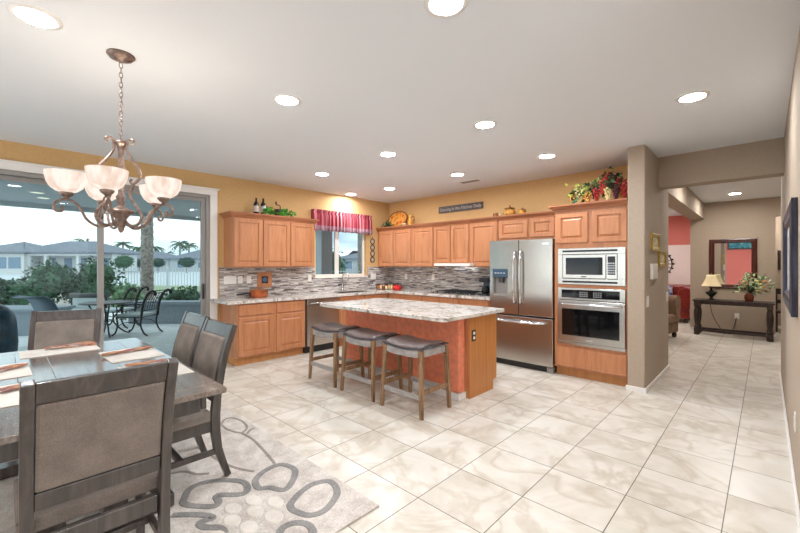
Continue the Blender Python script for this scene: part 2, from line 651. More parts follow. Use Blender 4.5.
# skirting
struct('baseboard_right', boxes((RX - 0.014, RX, 2.0, 6.75, 0, 0.055), (RX - 0.014, RX + 0.16, 6.75, 6.764, 0, 0.055)), 'white_trim', bev=0.004)
struct('baseboard_stub', boxes((-1.144, PX + 0.014, 4.871, 4.885, 0, 0.055), (PX, PX + 0.014, 4.885, 6.29, 0, 0.055)), 'white_trim', bev=0.004)
struct('baseboard_hall', boxes((-1.2, RX, 10.436, 10.45, 0, 0.055), (-0.2, 0.7, 11.986, 12.0, 0, 0.055)), 'white_trim', bev=0.004)
struct('baseboard_left', boxes((WX, WX + 0.014, -2.6, DY0 - 0.1, 0, 0.055)), 'white_trim', bev=0.004)

# kitchen window
g = sgroup('window_1', 'white sliding kitchen window behind the sink')
xw = -5.95
obj('window_frame', boxes((xw - 0.03, xw + 0.03, KY0, KY0 + 0.045, KZ0, KZ1), (xw - 0.03, xw + 0.03, KY1 - 0.045, KY1, KZ0, KZ1),
                          (xw - 0.03, xw + 0.03, KY0 + 0.045, KY1 - 0.045, KZ0, KZ0 + 0.045), (xw - 0.03, xw + 0.03, KY0 + 0.045, KY1 - 0.045, KZ1 - 0.045, KZ1)), 'white_trim', g, bev=0.004)
ms = 4.43
obj('sash', boxes((xw - 0.02, xw + 0.02, ms - 0.045, ms + 0.045, KZ0 + 0.045, KZ1 - 0.045)), 'white_trim', g, bev=0.004)
obj('pane', boxes((xw - 0.004, xw + 0.004, KY0 + 0.045, ms - 0.045, KZ0 + 0.045, KZ1 - 0.045)), 'pane', g)
obj('pane', boxes((xw - 0.004, xw + 0.004, ms + 0.045, KY1 - 0.045, KZ0 + 0.045, KZ1 - 0.045)), 'pane', g)
obj('window_sill', boxes((-5.92, WX + 0.03, KY0 - 0.02, KY1 + 0.02, KZ0 - 0.022, KZ0 - 0.0005)), 'white_trim', g, bev=0.004)

# sliding patio door
g = sgroup('door_1', 'wide sliding glass patio door in white casing')
obj('casing', boxes((WX, WX + 0.022, DY1, DY1 + 0.10, 0, DZ + 0.0), (WX, WX + 0.022, DY0 - 0.1, DY1 + 0.10, DZ, DZ + 0.075), (WX, WX + 0.036, DY0 - 0.12, DY1 + 0.125, DZ + 0.075, DZ + 0.1)), 'white_trim', g, bev=0.003)
xd = -5.93
obj('door_frame', boxes((xd - 0.06, xd + 0.068, DY1 - 0.05, DY1, 0, DZ), (xd - 0.06, xd + 0.068, DY0, DY0 + 0.05, 0, DZ), (xd - 0.06, xd + 0.068, DY0 + 0.05, DY1 - 0.05, DZ - 0.05, DZ),
                        (xd - 0.06, xd + 0.06, DY0 + 0.05, DY1 - 0.05, 0.0, 0.02)), 'alu', g, bev=0.004)
py = [DY0 + 0.05, -0.33, 0.83, DY1 - 0.05]
for i in range(3):
    x = xd + (0.02 if i != 1 else -0.025)
    a, c = py[i] - (0.03 if i else 0), py[i + 1] + (0.03 if i < 2 else 0)
    z0, z1 = 0.021, DZ - 0.051
    s = obj('door_panel', boxes((x - 0.018, x + 0.018, a, a + 0.06, z0, z1), (x - 0.018, x + 0.018, c - 0.06, c, z0, z1), (x - 0.018, x + 0.018, a + 0.06, c - 0.06, z0, z0 + 0.08), (x - 0.018, x + 0.018, a + 0.06, c - 0.06, z1 - 0.05, z1)), 'alu', g, bev=0.003)
    obj('pane', boxes((x - 0.003, x + 0.003, a + 0.06, c - 0.06, z0 + 0.08, z1 - 0.05)), 'pane', s)
    if i == 2:
        hb = boxes((x + 0.018, x + 0.045, c - 0.045, c - 0.02, 0.92, 1.14))
        obj('handle', hb, 'dark_plastic', s, bev=0.006)

# backsplash of thin stone strips
struct('wall_backsplash', boxes((WX, WX + 0.012, 2.22, KY0 - 0.02, 0.9155, 1.375), (WX, WX + 0.012, KY0 - 0.02, KY1 + 0.02, 0.9155, KZ0 - 0.023), (WX, WX + 0.012, KY1 + 0.02, RY, 0.9155, 1.375),
                                (WX + 0.012, -2.95, RY - 0.012, RY, 0.9155, 1.425)), 'mosaic')

# ---------------------------------------------------------------- ceiling fittings
def downlight(x, y, label, mat='lens', r=0.082, group='recessed ceiling lights'):
    t = thing('ceiling_light', label, 'light', (x, y, H), 0, group)
    b = nb()
    lathe(b, [(r + 0.028, 0), (r + 0.028, -0.004), (r + 0.006, -0.009), (r, -0.006), (r, 0)], seg=32, cap=False)
    obj('trim_ring', b, 'white_trim', t, fix=False)
    b = nb()
    vs = [b.verts.new((r * cos(2 * pi * k / 32), r * sin(2 * pi * k / 32), -0.003)) for k in range(32)]
    b.faces.new(vs[::-1])
    obj('lens', b, mat, t, fix=False)
    return t


for x, y, l in ((-2.823, 0.121, 'round recessed ceiling light nearest the chandelier canopy, its near side'),
                (-2.784, 1.584, 'round recessed ceiling light beyond the chandelier toward the kitchen, alone left of the island'),
                (-1.171, 1.557, 'round recessed ceiling light cut by the top edge of the picture'),
                (-1.918, 3.158, 'round recessed ceiling light over the front edge of the island near its right end'),
                (-3.266, 3.193, 'round recessed ceiling light over the middle of the island'),
                (-4.68, 3.226, 'round recessed ceiling light out beyond the left end of the island'),
                (-5.62, 4.52, 'recessed ceiling light close above the red window valance'),
                (-4.72, 4.65, 'round recessed ceiling light in front of the corner with the orange platter'),
                (-3.27, 4.623, 'recessed ceiling light beside the ceiling air vent'),
                (-1.927, 4.595, 'round recessed ceiling light in front of the refrigerator and oven tower'),
                (-0.42, 3.779, 'round recessed ceiling light toward the hall, right of the wall stub')):
    downlight(x, y, l)
downlight(-0.416, 9.428, 'recessed ceiling light in the hall in front of the mirror', 'lens_small')
for x, y, l in ((-1.1, -1.3, 'added unseen ceiling fill light above the photographer'), (-4.8, -0.9, 'added unseen ceiling fill light behind the dining table'), (0.9, -0.8, 'added unseen ceiling fill light near the added front windows'), (-1.0, 0.9, 'added unseen ceiling fill light above and just ahead of the viewer'), (1.2, 0.9, 'added unseen ceiling fill light near the added east window'),  # out-of-view ceiling lights added around the camera as fill
                (-0.42, 7.2, 'added unseen ceiling fill light in the hall just past the beam'), (0.32, 11.3, 'added unseen ceiling fill light in the corridor right of the hall')):  # unseen hall and corridor lights, added to brighten the far end
    downlight(x, y, l, 'lens_small' if y > 5 else 'lens_fill')
for x, y, l in ((-2.0, 10.9, 'added unseen ceiling fill light in front of the coral living room wall'), (-3.2, 9.0, 'added unseen ceiling fill light in the middle of the living room')):  # unseen pair added to brighten the living room
    downlight(x, y, l, 'lens_living_fill')

t = thing('air_vent', 'white slatted air vent in the ceiling above the sign', 'vent', (-3.38, 5.12, H))
obj('vent_frame', boxes((-0.19, 0.19, -0.09, -0.07, -0.012, 0), (-0.19, 0.19, 0.07, 0.09, -0.012, 0), (-0.19, -0.17, -0.07, 0.07, -0.012, 0), (0.17, 0.19, -0.07, 0.07, -0.012, 0)), 'white_trim', t)
obj('slat', boxes(*[(-0.17, 0.17, -0.068 + 0.023 * k, -0.055 + 0.023 * k, -0.010, -0.006) for k in range(6)]), 'alu', t)
obj('vent_throat', boxes((-0.17, 0.17, -0.07, 0.07, -0.003, -0.001)), 'dark_grey', t)
# ---------------------------------------------------------------- cabinets
# local frame of a unit: x along its width, front face at y = 0, back at +depth, z up
def panel_bm(x0, x1, z0, z1, y=0.0, t=0.02, fr=0.055, raised=True):
    bm = nb()
    yf = y - t
    rings = [(0, y), (0, yf + 0.004), (0.004, yf)]
    if raised:
        rings += [(fr, yf), (fr + 0.004, yf + 0.014), (fr + 0.013, yf + 0.014), (fr + 0.036, yf + 0.002)]
    else:
        rings += [(0.012, yf), (0.016, yf + 0.003), (0.02, yf + 0.001)]
    loops = []
    for d, yy in rings:
        loops.append([bm.verts.new(p) for p in ((x0 + d, yy, z0 + d), (x1 - d, yy, z0 + d), (x1 - d, yy, z1 - d), (x0 + d, yy, z1 - d))])
    for a, c in zip(loops, loops[1:]):
        for k in range(4):
            bm.faces.new((a[k], a[(k + 1) % 4], c[(k + 1) % 4], c[k]))
    bm.faces.new(loops[-1])
    bm.faces.new(loops[0][::-1])
    return bm


def crown_bm(w, d, z, left=False, right=False, h=0.06, out=0.06):
    bm = nb()
    prof = [(0, z - 0.02), (-0.012, z - 0.02), (-0.016, z), (-0.03, z + 0.012), (-out + 0.008, z + h - 0.025), (-out, z + h - 0.02), (-out, z + h), (0, z + h)]
    xl = lambda y: y if left else 0
    a = [bm.verts.new(((y if left else 0), y, zz)) for y, zz in prof]
    b = [bm.verts.new((w - (y if right else 0), y, zz)) for y, zz in prof]
    n = len(prof)
    bm.faces.new(a)
    bm.faces.new(b[::-1])
    for k in range(n):
        bm.faces.new((a[k], b[k], b[(k + 1) % n], a[(k + 1) % n]))
    for side, on in ((0, left), (1, right)):
        if not on:
            continue
        f = (lambda y: y) if side == 0 else (lambda y: w - y)
        a = [bm.verts.new((f(y), y, zz)) for y, zz in prof]
        b = [bm.verts.new((f(y), d, zz)) for y, zz in prof]
        a = a
        for k in range(n):
            bm.faces.new((a[k], b[k], b[(k + 1) % n], a[(k + 1) % n]))
        bm.faces.new(b)
        bm.faces.new(a[::-1])
    box(bm, 0, w, 0.0, d, z + 0.03, z + h - 0.002)
    return bm


def upper(label, x0, z0, z1, w, d, doors, ztop, rz, loc, left=False, right=False, crown=True, door_z0=None):
    t = thing('wall_cabinet', label, 'cabinet', loc, rz, 'maple wall cabinets')
    obj('cabinet_body', boxes((0, w, 0.0, d, z0, z1)), 'maple', t, bev=0.002)
    for a, c in doors:
        obj('door', panel_bm(a, c, (door_z0 or z0) + 0.012, ztop), 'maple', t)
    if crown:
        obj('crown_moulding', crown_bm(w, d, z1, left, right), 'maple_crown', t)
    return t


FW = -5.53     # face of uppers on the window wall
FR = 5.43      # face of uppers on the range wall
Z90 = pi / 2
upper('maple three-door wall cabinet left of the kitchen window, dark bottles on top', 0, 1.375, 2.12, 1.37, 0.328, [(0.012, 0.438), (0.462, 0.905), (0.922, 1.358)], 2.095, Z90, (FW, 2.285, 0), True, True)
DZ2 = 2.095
upper('maple corner wall cabinet with one visible door under the orange platter', 0, 1.375, 2.12, 0.465, 0.328, [(0.05, 0.455)], DZ2, 0, (-5.856, FR, 0), True)
upper('maple two-door wall cabinet between the corner unit and the hood cabinet', 0, 1.375, 2.12, 1.025, 0.328, [(0.012, 0.472), (0.505, 1.013)], DZ2, 0, (-5.39, FR, 0))
upper('short maple cabinet with two narrow doors above the cooktop hood strip', 0, 1.44, 2.12, 0.77, 0.328, [(0.014, 0.376), (0.394, 0.756)], DZ2, 0, (-4.363, FR, 0))
upper('maple single-door wall cabinet left of the refrigerator, small pots on top', 0, 1.375, 2.12, 0.535, 0.328, [(0.02, 0.52)], DZ2, 0, (-3.591, FR, 0))
upper('wide short maple cabinet bridging over the refrigerator', 0, 1.79, 2.12, 0.895, 0.328, [(0.018, 0.488), (0.532, 0.885)], DZ2, 0, (-3.05, FR, 0), door_z0=1.81)

# hood strip under the short cabinet
t = thing('range_hood', 'slim white undercabinet range hood above the cooktop', 'range hood', (-4.24, 5.28, 1.39))
obj('hood_body', boxes((0, 0.75, 0.02, 0.47, 0, 0.0485)), 'plate_white', t, bev=0.004)
obj('front_lip', boxes((0, 0.75, 0.0, 0.0195, 0.004, 0.0485)), 'plate_white', t, bev=0.004)
obj('fill_lens', boxes((0.15, 0.60, 0.41, 0.45, -0.004, -0.0002)), emit('hood_fill_glow', (245, 250, 255), 6), t)  # glowing strip added under the hood to brighten the backsplash
obj('filter', boxes((0.06, 0.69, 0.06, 0.40, -0.004, -0.0002)), 'steel', t)


def base_unit(label, loc, rz, w, d, doors, drawers, hollow=False, name='base_cabinet', cat='cabinet'):
    t = thing(name, label, cat, loc, rz, 'maple base cabinets')
    obj('cabinet_body', boxes((0, w, 0, 0.02, 0.1105, 0.872), (0, 0.02, 0.02, d, 0.1105, 0.872), (w - 0.02, w, 0.02, d, 0.1105, 0.872), (0.02, w - 0.02, 0.02, d, 0.1105, 0.13), (0.02, w - 0.02, d - 0.01, d, 0.13, 0.872)) if hollow else boxes((0, w, 0, d, 0.1105, 0.872)), 'maple', t, bev=0.002)
    obj('toe_kick', boxes((0.0, w, 0.07, d, 0.0, 0.11)), 'maple_deep', t)
    for a, c, z0, z1 in doors:
        obj('door', panel_bm(a, c, z0, z1), 'maple', t)
    for a, c, z0, z1 in drawers:
        obj('drawer', panel_bm(a, c, z0, z1, raised=False), 'maple', t)
    return t


FB = -5.26      # face of base units, window wall
FBY = 5.16      # face of base units, range wall
base_unit('maple two-door base cabinet at the left end of the counter', (FB, 2.23, 0), Z90, 1.08, 0.598, [(0.02, 0.525, 0.135, 0.675), (0.585, 1.055, 0.135, 0.675)], [(0.02, 0.525, 0.70, 0.855), (0.585, 1.055, 0.70, 0.855)])
base_unit('maple sink base cabinet under the kitchen window', (FB, 3.965, 0), Z90, 1.19, 0.598, [(0.02, 0.54, 0.135, 0.69), (0.57, 1.1, 0.135, 0.69)], [(0.02, 0.54, 0.71, 0.86), (0.57, 1.1, 0.71, 0.86)], hollow=True)
base_unit('maple corner base cabinet beside the sink unit', (-5.255, FBY, 0), 0, 0.425, 0.596, [(0.03, 0.41, 0.135, 0.69)], [(0.03, 0.41, 0.71, 0.86)])
base_unit('maple base cabinet left of the cooktop cabinet', (-4.828, FBY, 0), 0, 0.425, 0.596, [(0.012, 0.415, 0.135, 0.69)], [(0.012, 0.415, 0.71, 0.86)])
base_unit('maple base cabinet under the gas cooktop', (-4.401, FBY, 0), 0, 0.787, 0.596, [(0.012, 0.375, 0.135, 0.69), (0.395, 0.775, 0.135, 0.69)], [(0.012, 0.375, 0.71, 0.86), (0.395, 0.775, 0.71, 0.86)])
base_unit('maple base cabinet beside the refrigerator, below the coffee maker', (-3.612, FBY, 0), 0, 0.66, 0.596, [(0.02, 0.55, 0.135, 0.69)], [(0.02, 0.55, 0.71, 0.86)])

# dishwasher
t = thing('dishwasher', 'stainless steel dishwasher between two maple base cabinets', 'dishwasher', (FB, 3.317, 0), Z90)
obj('tub', boxes((0.002, 0.642, 0.0, 0.598, 0.11, 0.872)), 'dark_grey', t)
obj('door', boxes((0.012, 0.632, -0.03, -0.0005, 0.115, 0.775)), 'steel', t, bev=0.006)
obj('control_strip', boxes((0.012, 0.632, -0.03, -0.0005, 0.78, 0.866)), 'steel', t, bev=0.006)
b = nb()
tube(b, [(0.06, -0.03, 0.80), (0.06, -0.065, 0.80), (0.2, -0.072, 0.80), (0.444, -0.072, 0.80), (0.584, -0.065, 0.80), (0.584, -0.03, 0.80)], 0.011)
obj('handle', b, 'steel', t)
obj('toe_panel', boxes((0.012, 0.632, 0.04, 0.598, 0, 0.108)), 'dark_plastic', t)

# worktop, with a cut-out for the sink
sx0, sx1, sy0, sy1 = -5.72, -5.36, 4.12, 4.84
zc0, zc1 = 0.873, 0.915
b = boxes((WX + 0.001, sx0, 2.09, RY - 0.001, zc0, zc1), (sx0, sx1, 2.09, sy0, zc0, zc1), (sx0, sx1, sy1, RY - 0.001, zc0, zc1),
          (sx1, -5.215, 2.09, 5.115, zc0, zc1), (sx1, -2.945, 5.115, RY - 0.001, zc0, zc1))
bmesh.ops.remove_doubles(b, verts=b.verts, dist=0.0005)
tag(obj('kitchen_countertop', b, 'granite'), 'L-shaped speckled pale granite countertop along the window and range walls', 'countertop')
t = thing('kitchen_sink', 'stainless steel sink basin set in the counter below the window', 'sink', (sx0, sy0, 0.70))
wx, wy, dz = sx1 - sx0, sy1 - sy0, 0.2125
obj('basin', boxes((0.001, wx - 0.001, 0.001, wy - 0.001, 0, 0.01), (0.001, 0.01, 0.001, wy - 0.001, 0.01, dz), (wx - 0.01, wx - 0.001, 0.001, wy - 0.001, 0.01, dz), (0.01, wx - 0.01, 0.001, 0.01, 0.01, dz), (0.01, wx - 0.01, wy - 0.01, wy - 0.001, 0.01, dz)), 'steel', t)
b = nb(); lathe(b, [(0.045, 0.0105), (0.045, 0.013), (0.02, 0.012)], (wx / 2, wy / 2, 0))
obj('drain', b, 'chrome', t)
t = thing('kitchen_faucet', 'tall gooseneck steel faucet standing behind the sink', 'faucet', (-5.77, 4.44, zc1))
b = nb(); lathe(b, [(0.032, 0), (0.032, 0.012), (0.022, 0.03), (0.019, 0.12), (0.016, 0.14)])
obj('faucet_base', b, 'steel', t)
b = nb(); tube(b, [(0, 0, 0.13), (0, 0, 0.26)] + [(0.085 - 0.085 * cos(a * pi / 8), 0, 0.26 + 0.085 * sin(a * pi / 8)) for a in range(1, 8)] + [(0.17, 0, 0.25), (0.17, 0, 0.20)], 0.013)
obj('spout', b, 'steel', t)
b = nb(); tube(b, [(0, 0.015, 0.10), (0.0, 0.05, 0.115), (0.01, 0.09, 0.15)], [0.012, 0.01, 0.007])
obj('handle', b, 'steel', t)

# ---------------------------------------------------------------- refrigerator
YF = 4.90
t = thing('refrigerator', 'stainless steel french-door refrigerator with bottom freezer and ice dispenser', 'refrigerator', (-2.895, YF, 0))
w = 0.915
obj('cabinet_shell', boxes((0.005, w - 0.005, 0.075, 0.84, 0.03, 1.745)), 'dark_grey', t, bev=0.006)
dl = w * 0.485
obj('door', boxes((0, 0.045, 0, 0.07, 0.725, 1.755), (0.045, 0.285, 0, 0.07, 0.725, 0.975), (0.045, 0.285, 0, 0.07, 1.355, 1.755), (0.285, dl - 0.003, 0, 0.07, 0.725, 1.755)), 'steel', t)
obj('door', boxes((dl + 0.003, w, 0, 0.07, 0.725, 1.755)), 'steel', t, bev=0.008)
fz = obj('freezer_drawer', boxes((0, w, 0, 0.07, 0.085, 0.705)), 'steel', t, bev=0.008)
b = nb(); tube(b, [(0.10, 0.0, 0.645), (0.105, -0.04, 0.645), (0.25, -0.06, 0.638), (w - 0.25, -0.06, 0.638), (w - 0.105, -0.04, 0.645), (w - 0.10, 0.0, 0.645)], 0.016, 12)
obj('handle', b, 'chrome', fz)
for x in (dl - 0.045, dl + 0.045):
    b = nb()
    tube(b, [(x, 0.0, 1.60), (x, -0.045, 1.585), (x, -0.062, 1.45), (x, -0.066, 1.25), (x, -0.062, 1.05), (x, -0.045, 0.90), (x, 0.0, 0.885)], 0.014, 12)
    obj('handle', b, 'chrome', t)
dp = obj('dispenser', boxes((0.0455, 0.2845, 0.062, 0.068, 0.9755, 1.2345), (0.0455, 0.055, 0.004, 0.062, 0.9755, 1.2345), (0.275, 0.2845, 0.004, 0.062, 0.9755, 1.2345), (0.055, 0.275, 0.004, 0.062, 0.9755, 1.0)), 'dispenser_body' if 'dispenser_body' in M else 'alu', t)
obj('control_panel', boxes((0.0455, 0.2845, -0.004, 0.06, 1.2355, 1.3545)), 'dispenser', dp, bev=0.003)
obj('button', boxes(*[(0.08 + 0.045 * k, 0.105 + 0.045 * k, -0.0055, -0.0042, 1.29, 1.302) for k in range(4)]), 'button', dp)
obj('nozzle', boxes((0.13, 0.20, 0.015, 0.055, 1.16, 1.234)), 'dark_grey', dp)
obj('badge', boxes((0.775, 0.865, -0.003, -0.0002, 1.678, 1.702)), 'chrome', t, bev=0.001)
obj('kick_grille', boxes((0.02, w - 0.09, 0.05, 0.074, 0.0, 0.08), (0.02, w - 0.02, 0.08, 0.8, 0.0, 0.029)), 'dark_plastic', t)
obj('foot', boxes((w - 0.085, w - 0.005, 0.02, 0.074, 0.0, 0.075)), 'alu', t, bev=0.004)

# ---------------------------------------------------------------- oven tower
YO = 4.935
ox0, ox1 = -1.968, -1.131
W = ox1 - ox0
t = thing('oven_cabinet', 'tall maple oven cabinet against the taupe wall stub', 'cabinet', (ox0, YO, 0))
D = RY - YO - 0.002
s0, s1 = 0.045, 0.785    # opening for the appliances
obj('cabinet_body', boxes((0, s0, 0, D, 0.1105, 2.11), (s1 + 0.03, W, 0, D, 0.1105, 2.11), (s0, s1 + 0.03, 0, D, 0.1105, 0.41), (s0, s1 + 0.03, 0, D, 1.128, 1.165), (s0, s1 + 0.03, 0, D, 1.62, 2.11), (s0, s1 + 0.03, 0.6, D, 0.41, 1.62)), 'maple', t)
obj('toe_kick', boxes((0.0, W, 0.065, D, 0, 0.11)), 'maple_deep', t)
obj('door', panel_bm(0.028, 0.405, 1.685, 2.06), 'maple', t)
obj('door', panel_bm(0.455, W - 0.012, 1.685, 2.06), 'maple', t)
obj('drawer', panel_bm(0.03, W - 0.012, 0.135, 0.375, raised=False), 'maple', t)
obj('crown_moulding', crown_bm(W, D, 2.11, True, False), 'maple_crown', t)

t = thing('microwave_oven', 'built-in stainless microwave with trim kit above the wall oven', 'microwave', (ox0 + s0, YO, 1.1655))
w = s1 - s0 + 0.03
obj('housing', boxes((0.03, w - 0.03, 0.001, 0.5, 0.02, 0.43)), 'dark_grey', t)
obj('trim_frame', boxes((0.003, w - 0.003, -0.018, -0.0005, 0.003, 0.075), (0.003, w - 0.003, -0.018, -0.0005, 0.378, 0.452), (0.003, 0.06, -0.018, -0.0005, 0.075, 0.378), (w - 0.085, w - 0.003, -0.018, -0.0005, 0.075, 0.378)), 'steel', t, bev=0.002)
obj('vent', boxes((0.06, w - 0.085, -0.02, -0.0185, 0.405, 0.428)), 'dark_plastic', t)
obj('vent', boxes((0.06, w - 0.085, -0.02, -0.0185, 0.025, 0.048)), 'dark_plastic', t)
d = obj('door', boxes((0.066, 0.565, -0.03, -0.0005, 0.081, 0.372)), 'steel', t, bev=0.004)
obj('window', boxes((0.105, 0.53, -0.032, -0.0302, 0.125, 0.335)), 'black_glass', d)
obj('badge', boxes((0.29, 0.35, -0.0325, -0.0302, 0.095, 0.107)), 'dark_grey', d)
cp = obj('control_panel', boxes((0.568, 0.684, -0.03, -0.0005, 0.081, 0.372)), 'steel', t, bev=0.004)
obj('keypad', boxes((0.585, 0.665, -0.032, -0.0302, 0.13, 0.345)), 'dark_plastic', cp)
for r_ in range(5):
    obj('button', boxes(*[(0.592 + 0.024 * c_, 0.610 + 0.024 * c_, -0.0332, -0.0322, 0.145 + 0.028 * r_, 0.160 + 0.028 * r_) for c_ in range(3)]), 'button', cp)

t = thing('wall_oven', 'stainless wall oven with dark glass door below the microwave', 'oven', (ox0 + s0, YO, 0.4105))
obj('housing', boxes((0.02, w - 0.02, 0.001, 0.58, 0.02, 0.70)), 'dark_grey', t)
cp = obj('control_panel', boxes((0.003, w - 0.003, -0.022, -0.0005, 0.568, 0.714)), 'steel', t, bev=0.004)
obj('display', boxes((0.05, w - 0.06, -0.024, -0.0222, 0.592, 0.692)), 'black_glass', cp)
obj('button', boxes(*[(0.27 + 0.026 * c_, 0.282 + 0.026 * c_, -0.0252, -0.0242, 0.61 + 0.024 * r_, 0.62 + 0.024 * r_) for c_ in range(10) for r_ in range(3) if c_ not in (4, 5)]), 'button', cp)
d = obj('door', boxes((0.003, w - 0.003, -0.035, -0.0005, 0.045, 0.56)), 'steel', t, bev=0.006)
obj('window', boxes((0.06, w - 0.06, -0.037, -0.0352, 0.125, 0.455)), 'black_glass', d, bev=0.001)
b = nb(); tube(b, [(0.04, -0.035, 0.515), (0.045, -0.075, 0.515), (0.12, -0.085, 0.515), (w - 0.12, -0.085, 0.515), (w - 0.045, -0.075, 0.515), (w - 0.04, -0.035, 0.515)], 0.015, 12)
obj('handle', b, 'chrome', d)
obj('badge', boxes((0.345, 0.425, -0.0375, -0.0352, 0.072, 0.092)), 'chrome', d)
obj('base_vent', boxes((0.003, w - 0.003, -0.02, -0.0005, 0.003, 0.04)), 'steel', t)

# ---------------------------------------------------------------- island
ix0, ix1 = -4.20, -2.245
t = thing('kitchen_island', 'kitchen island with salmon plaster front and wooden end panel', 'island', (ix0, 3.28, 0))
w = ix1 - ix0
obj('plaster_wall', boxes((0, w - 0.055, 0, 0.115, 0.07, 0.872)), 'salmon', t, bev=0.02, seg=3)
obj('base_trim', boxes((-0.01, w - 0.045, -0.012, 0.115, 0, 0.069)), 'white_trim', t, bev=0.004)
obj('cabinet_body', boxes((0, w - 0.012, 0.1155, 0.66, 0.1105, 0.872)), 'maple', t)
obj('toe_kick', boxes((0, w - 0.012, 0.1155, 0.585, 0, 0.11)), 'maple_deep', t)
b = nb()
vs = [(0.116, 0.0), (0.59, 0.0), (0.59, 0.11), (0.665, 0.11), (0.665, 0.872), (0.116, 0.872)]
profile_x(b, vs, w - 0.0115, w)
obj('end_panel', b, 'end_panel', t)
o = obj('outlet_plate', boxes((w + 0.0003, w + 0.007, 0.15, 0.225, 0.60, 0.72)), 'darkwood', t, bev=0.002)
obj('socket', boxes((w + 0.0072, w + 0.009, 0.168, 0.207, 0.62, 0.65), (w + 0.0072, w + 0.009, 0.168, 0.207, 0.67, 0.70)), 'plate_white', o, bev=0.003)
o = obj('outlet_plate', boxes((w * 0.585, w * 0.585 + 0.07, -0.007, -0.0003, 0.345, 0.455)), plain('salmon_plate', (226, 150, 110), 0.5), t, bev=0.002)
for k in range(4):
    obj('door', panel_bm(0.02 + k * 0.48, 0.48 + k * 0.48, 0.14, 0.86).copy() if False else (lambda bm: (bmesh.ops.transform(bm, matrix=Matrix(((1, 0, 0, 0), (0, -1, 0, 0.66), (0, 0, 1, 0), (0, 0, 0, 1))), verts=bm.verts), bm)[1])(panel_bm(0.02 + k * 0.48, 0.48 + k * 0.48, 0.14, 0.86)), 'maple', t)
b = nb()
prism(b, [(-4.16, 2.835), (-2.18, 2.835), (-2.155, 2.86), (-2.155, 3.965), (-2.18, 3.99), (-4.16, 3.99), (-4.22, 3.93), (-4.22, 2.895)], 0.873, 0.913)
tag(obj('island_countertop', b, 'granite', bev=0.006), 'thick speckled pale granite slab on top of the island', 'countertop')

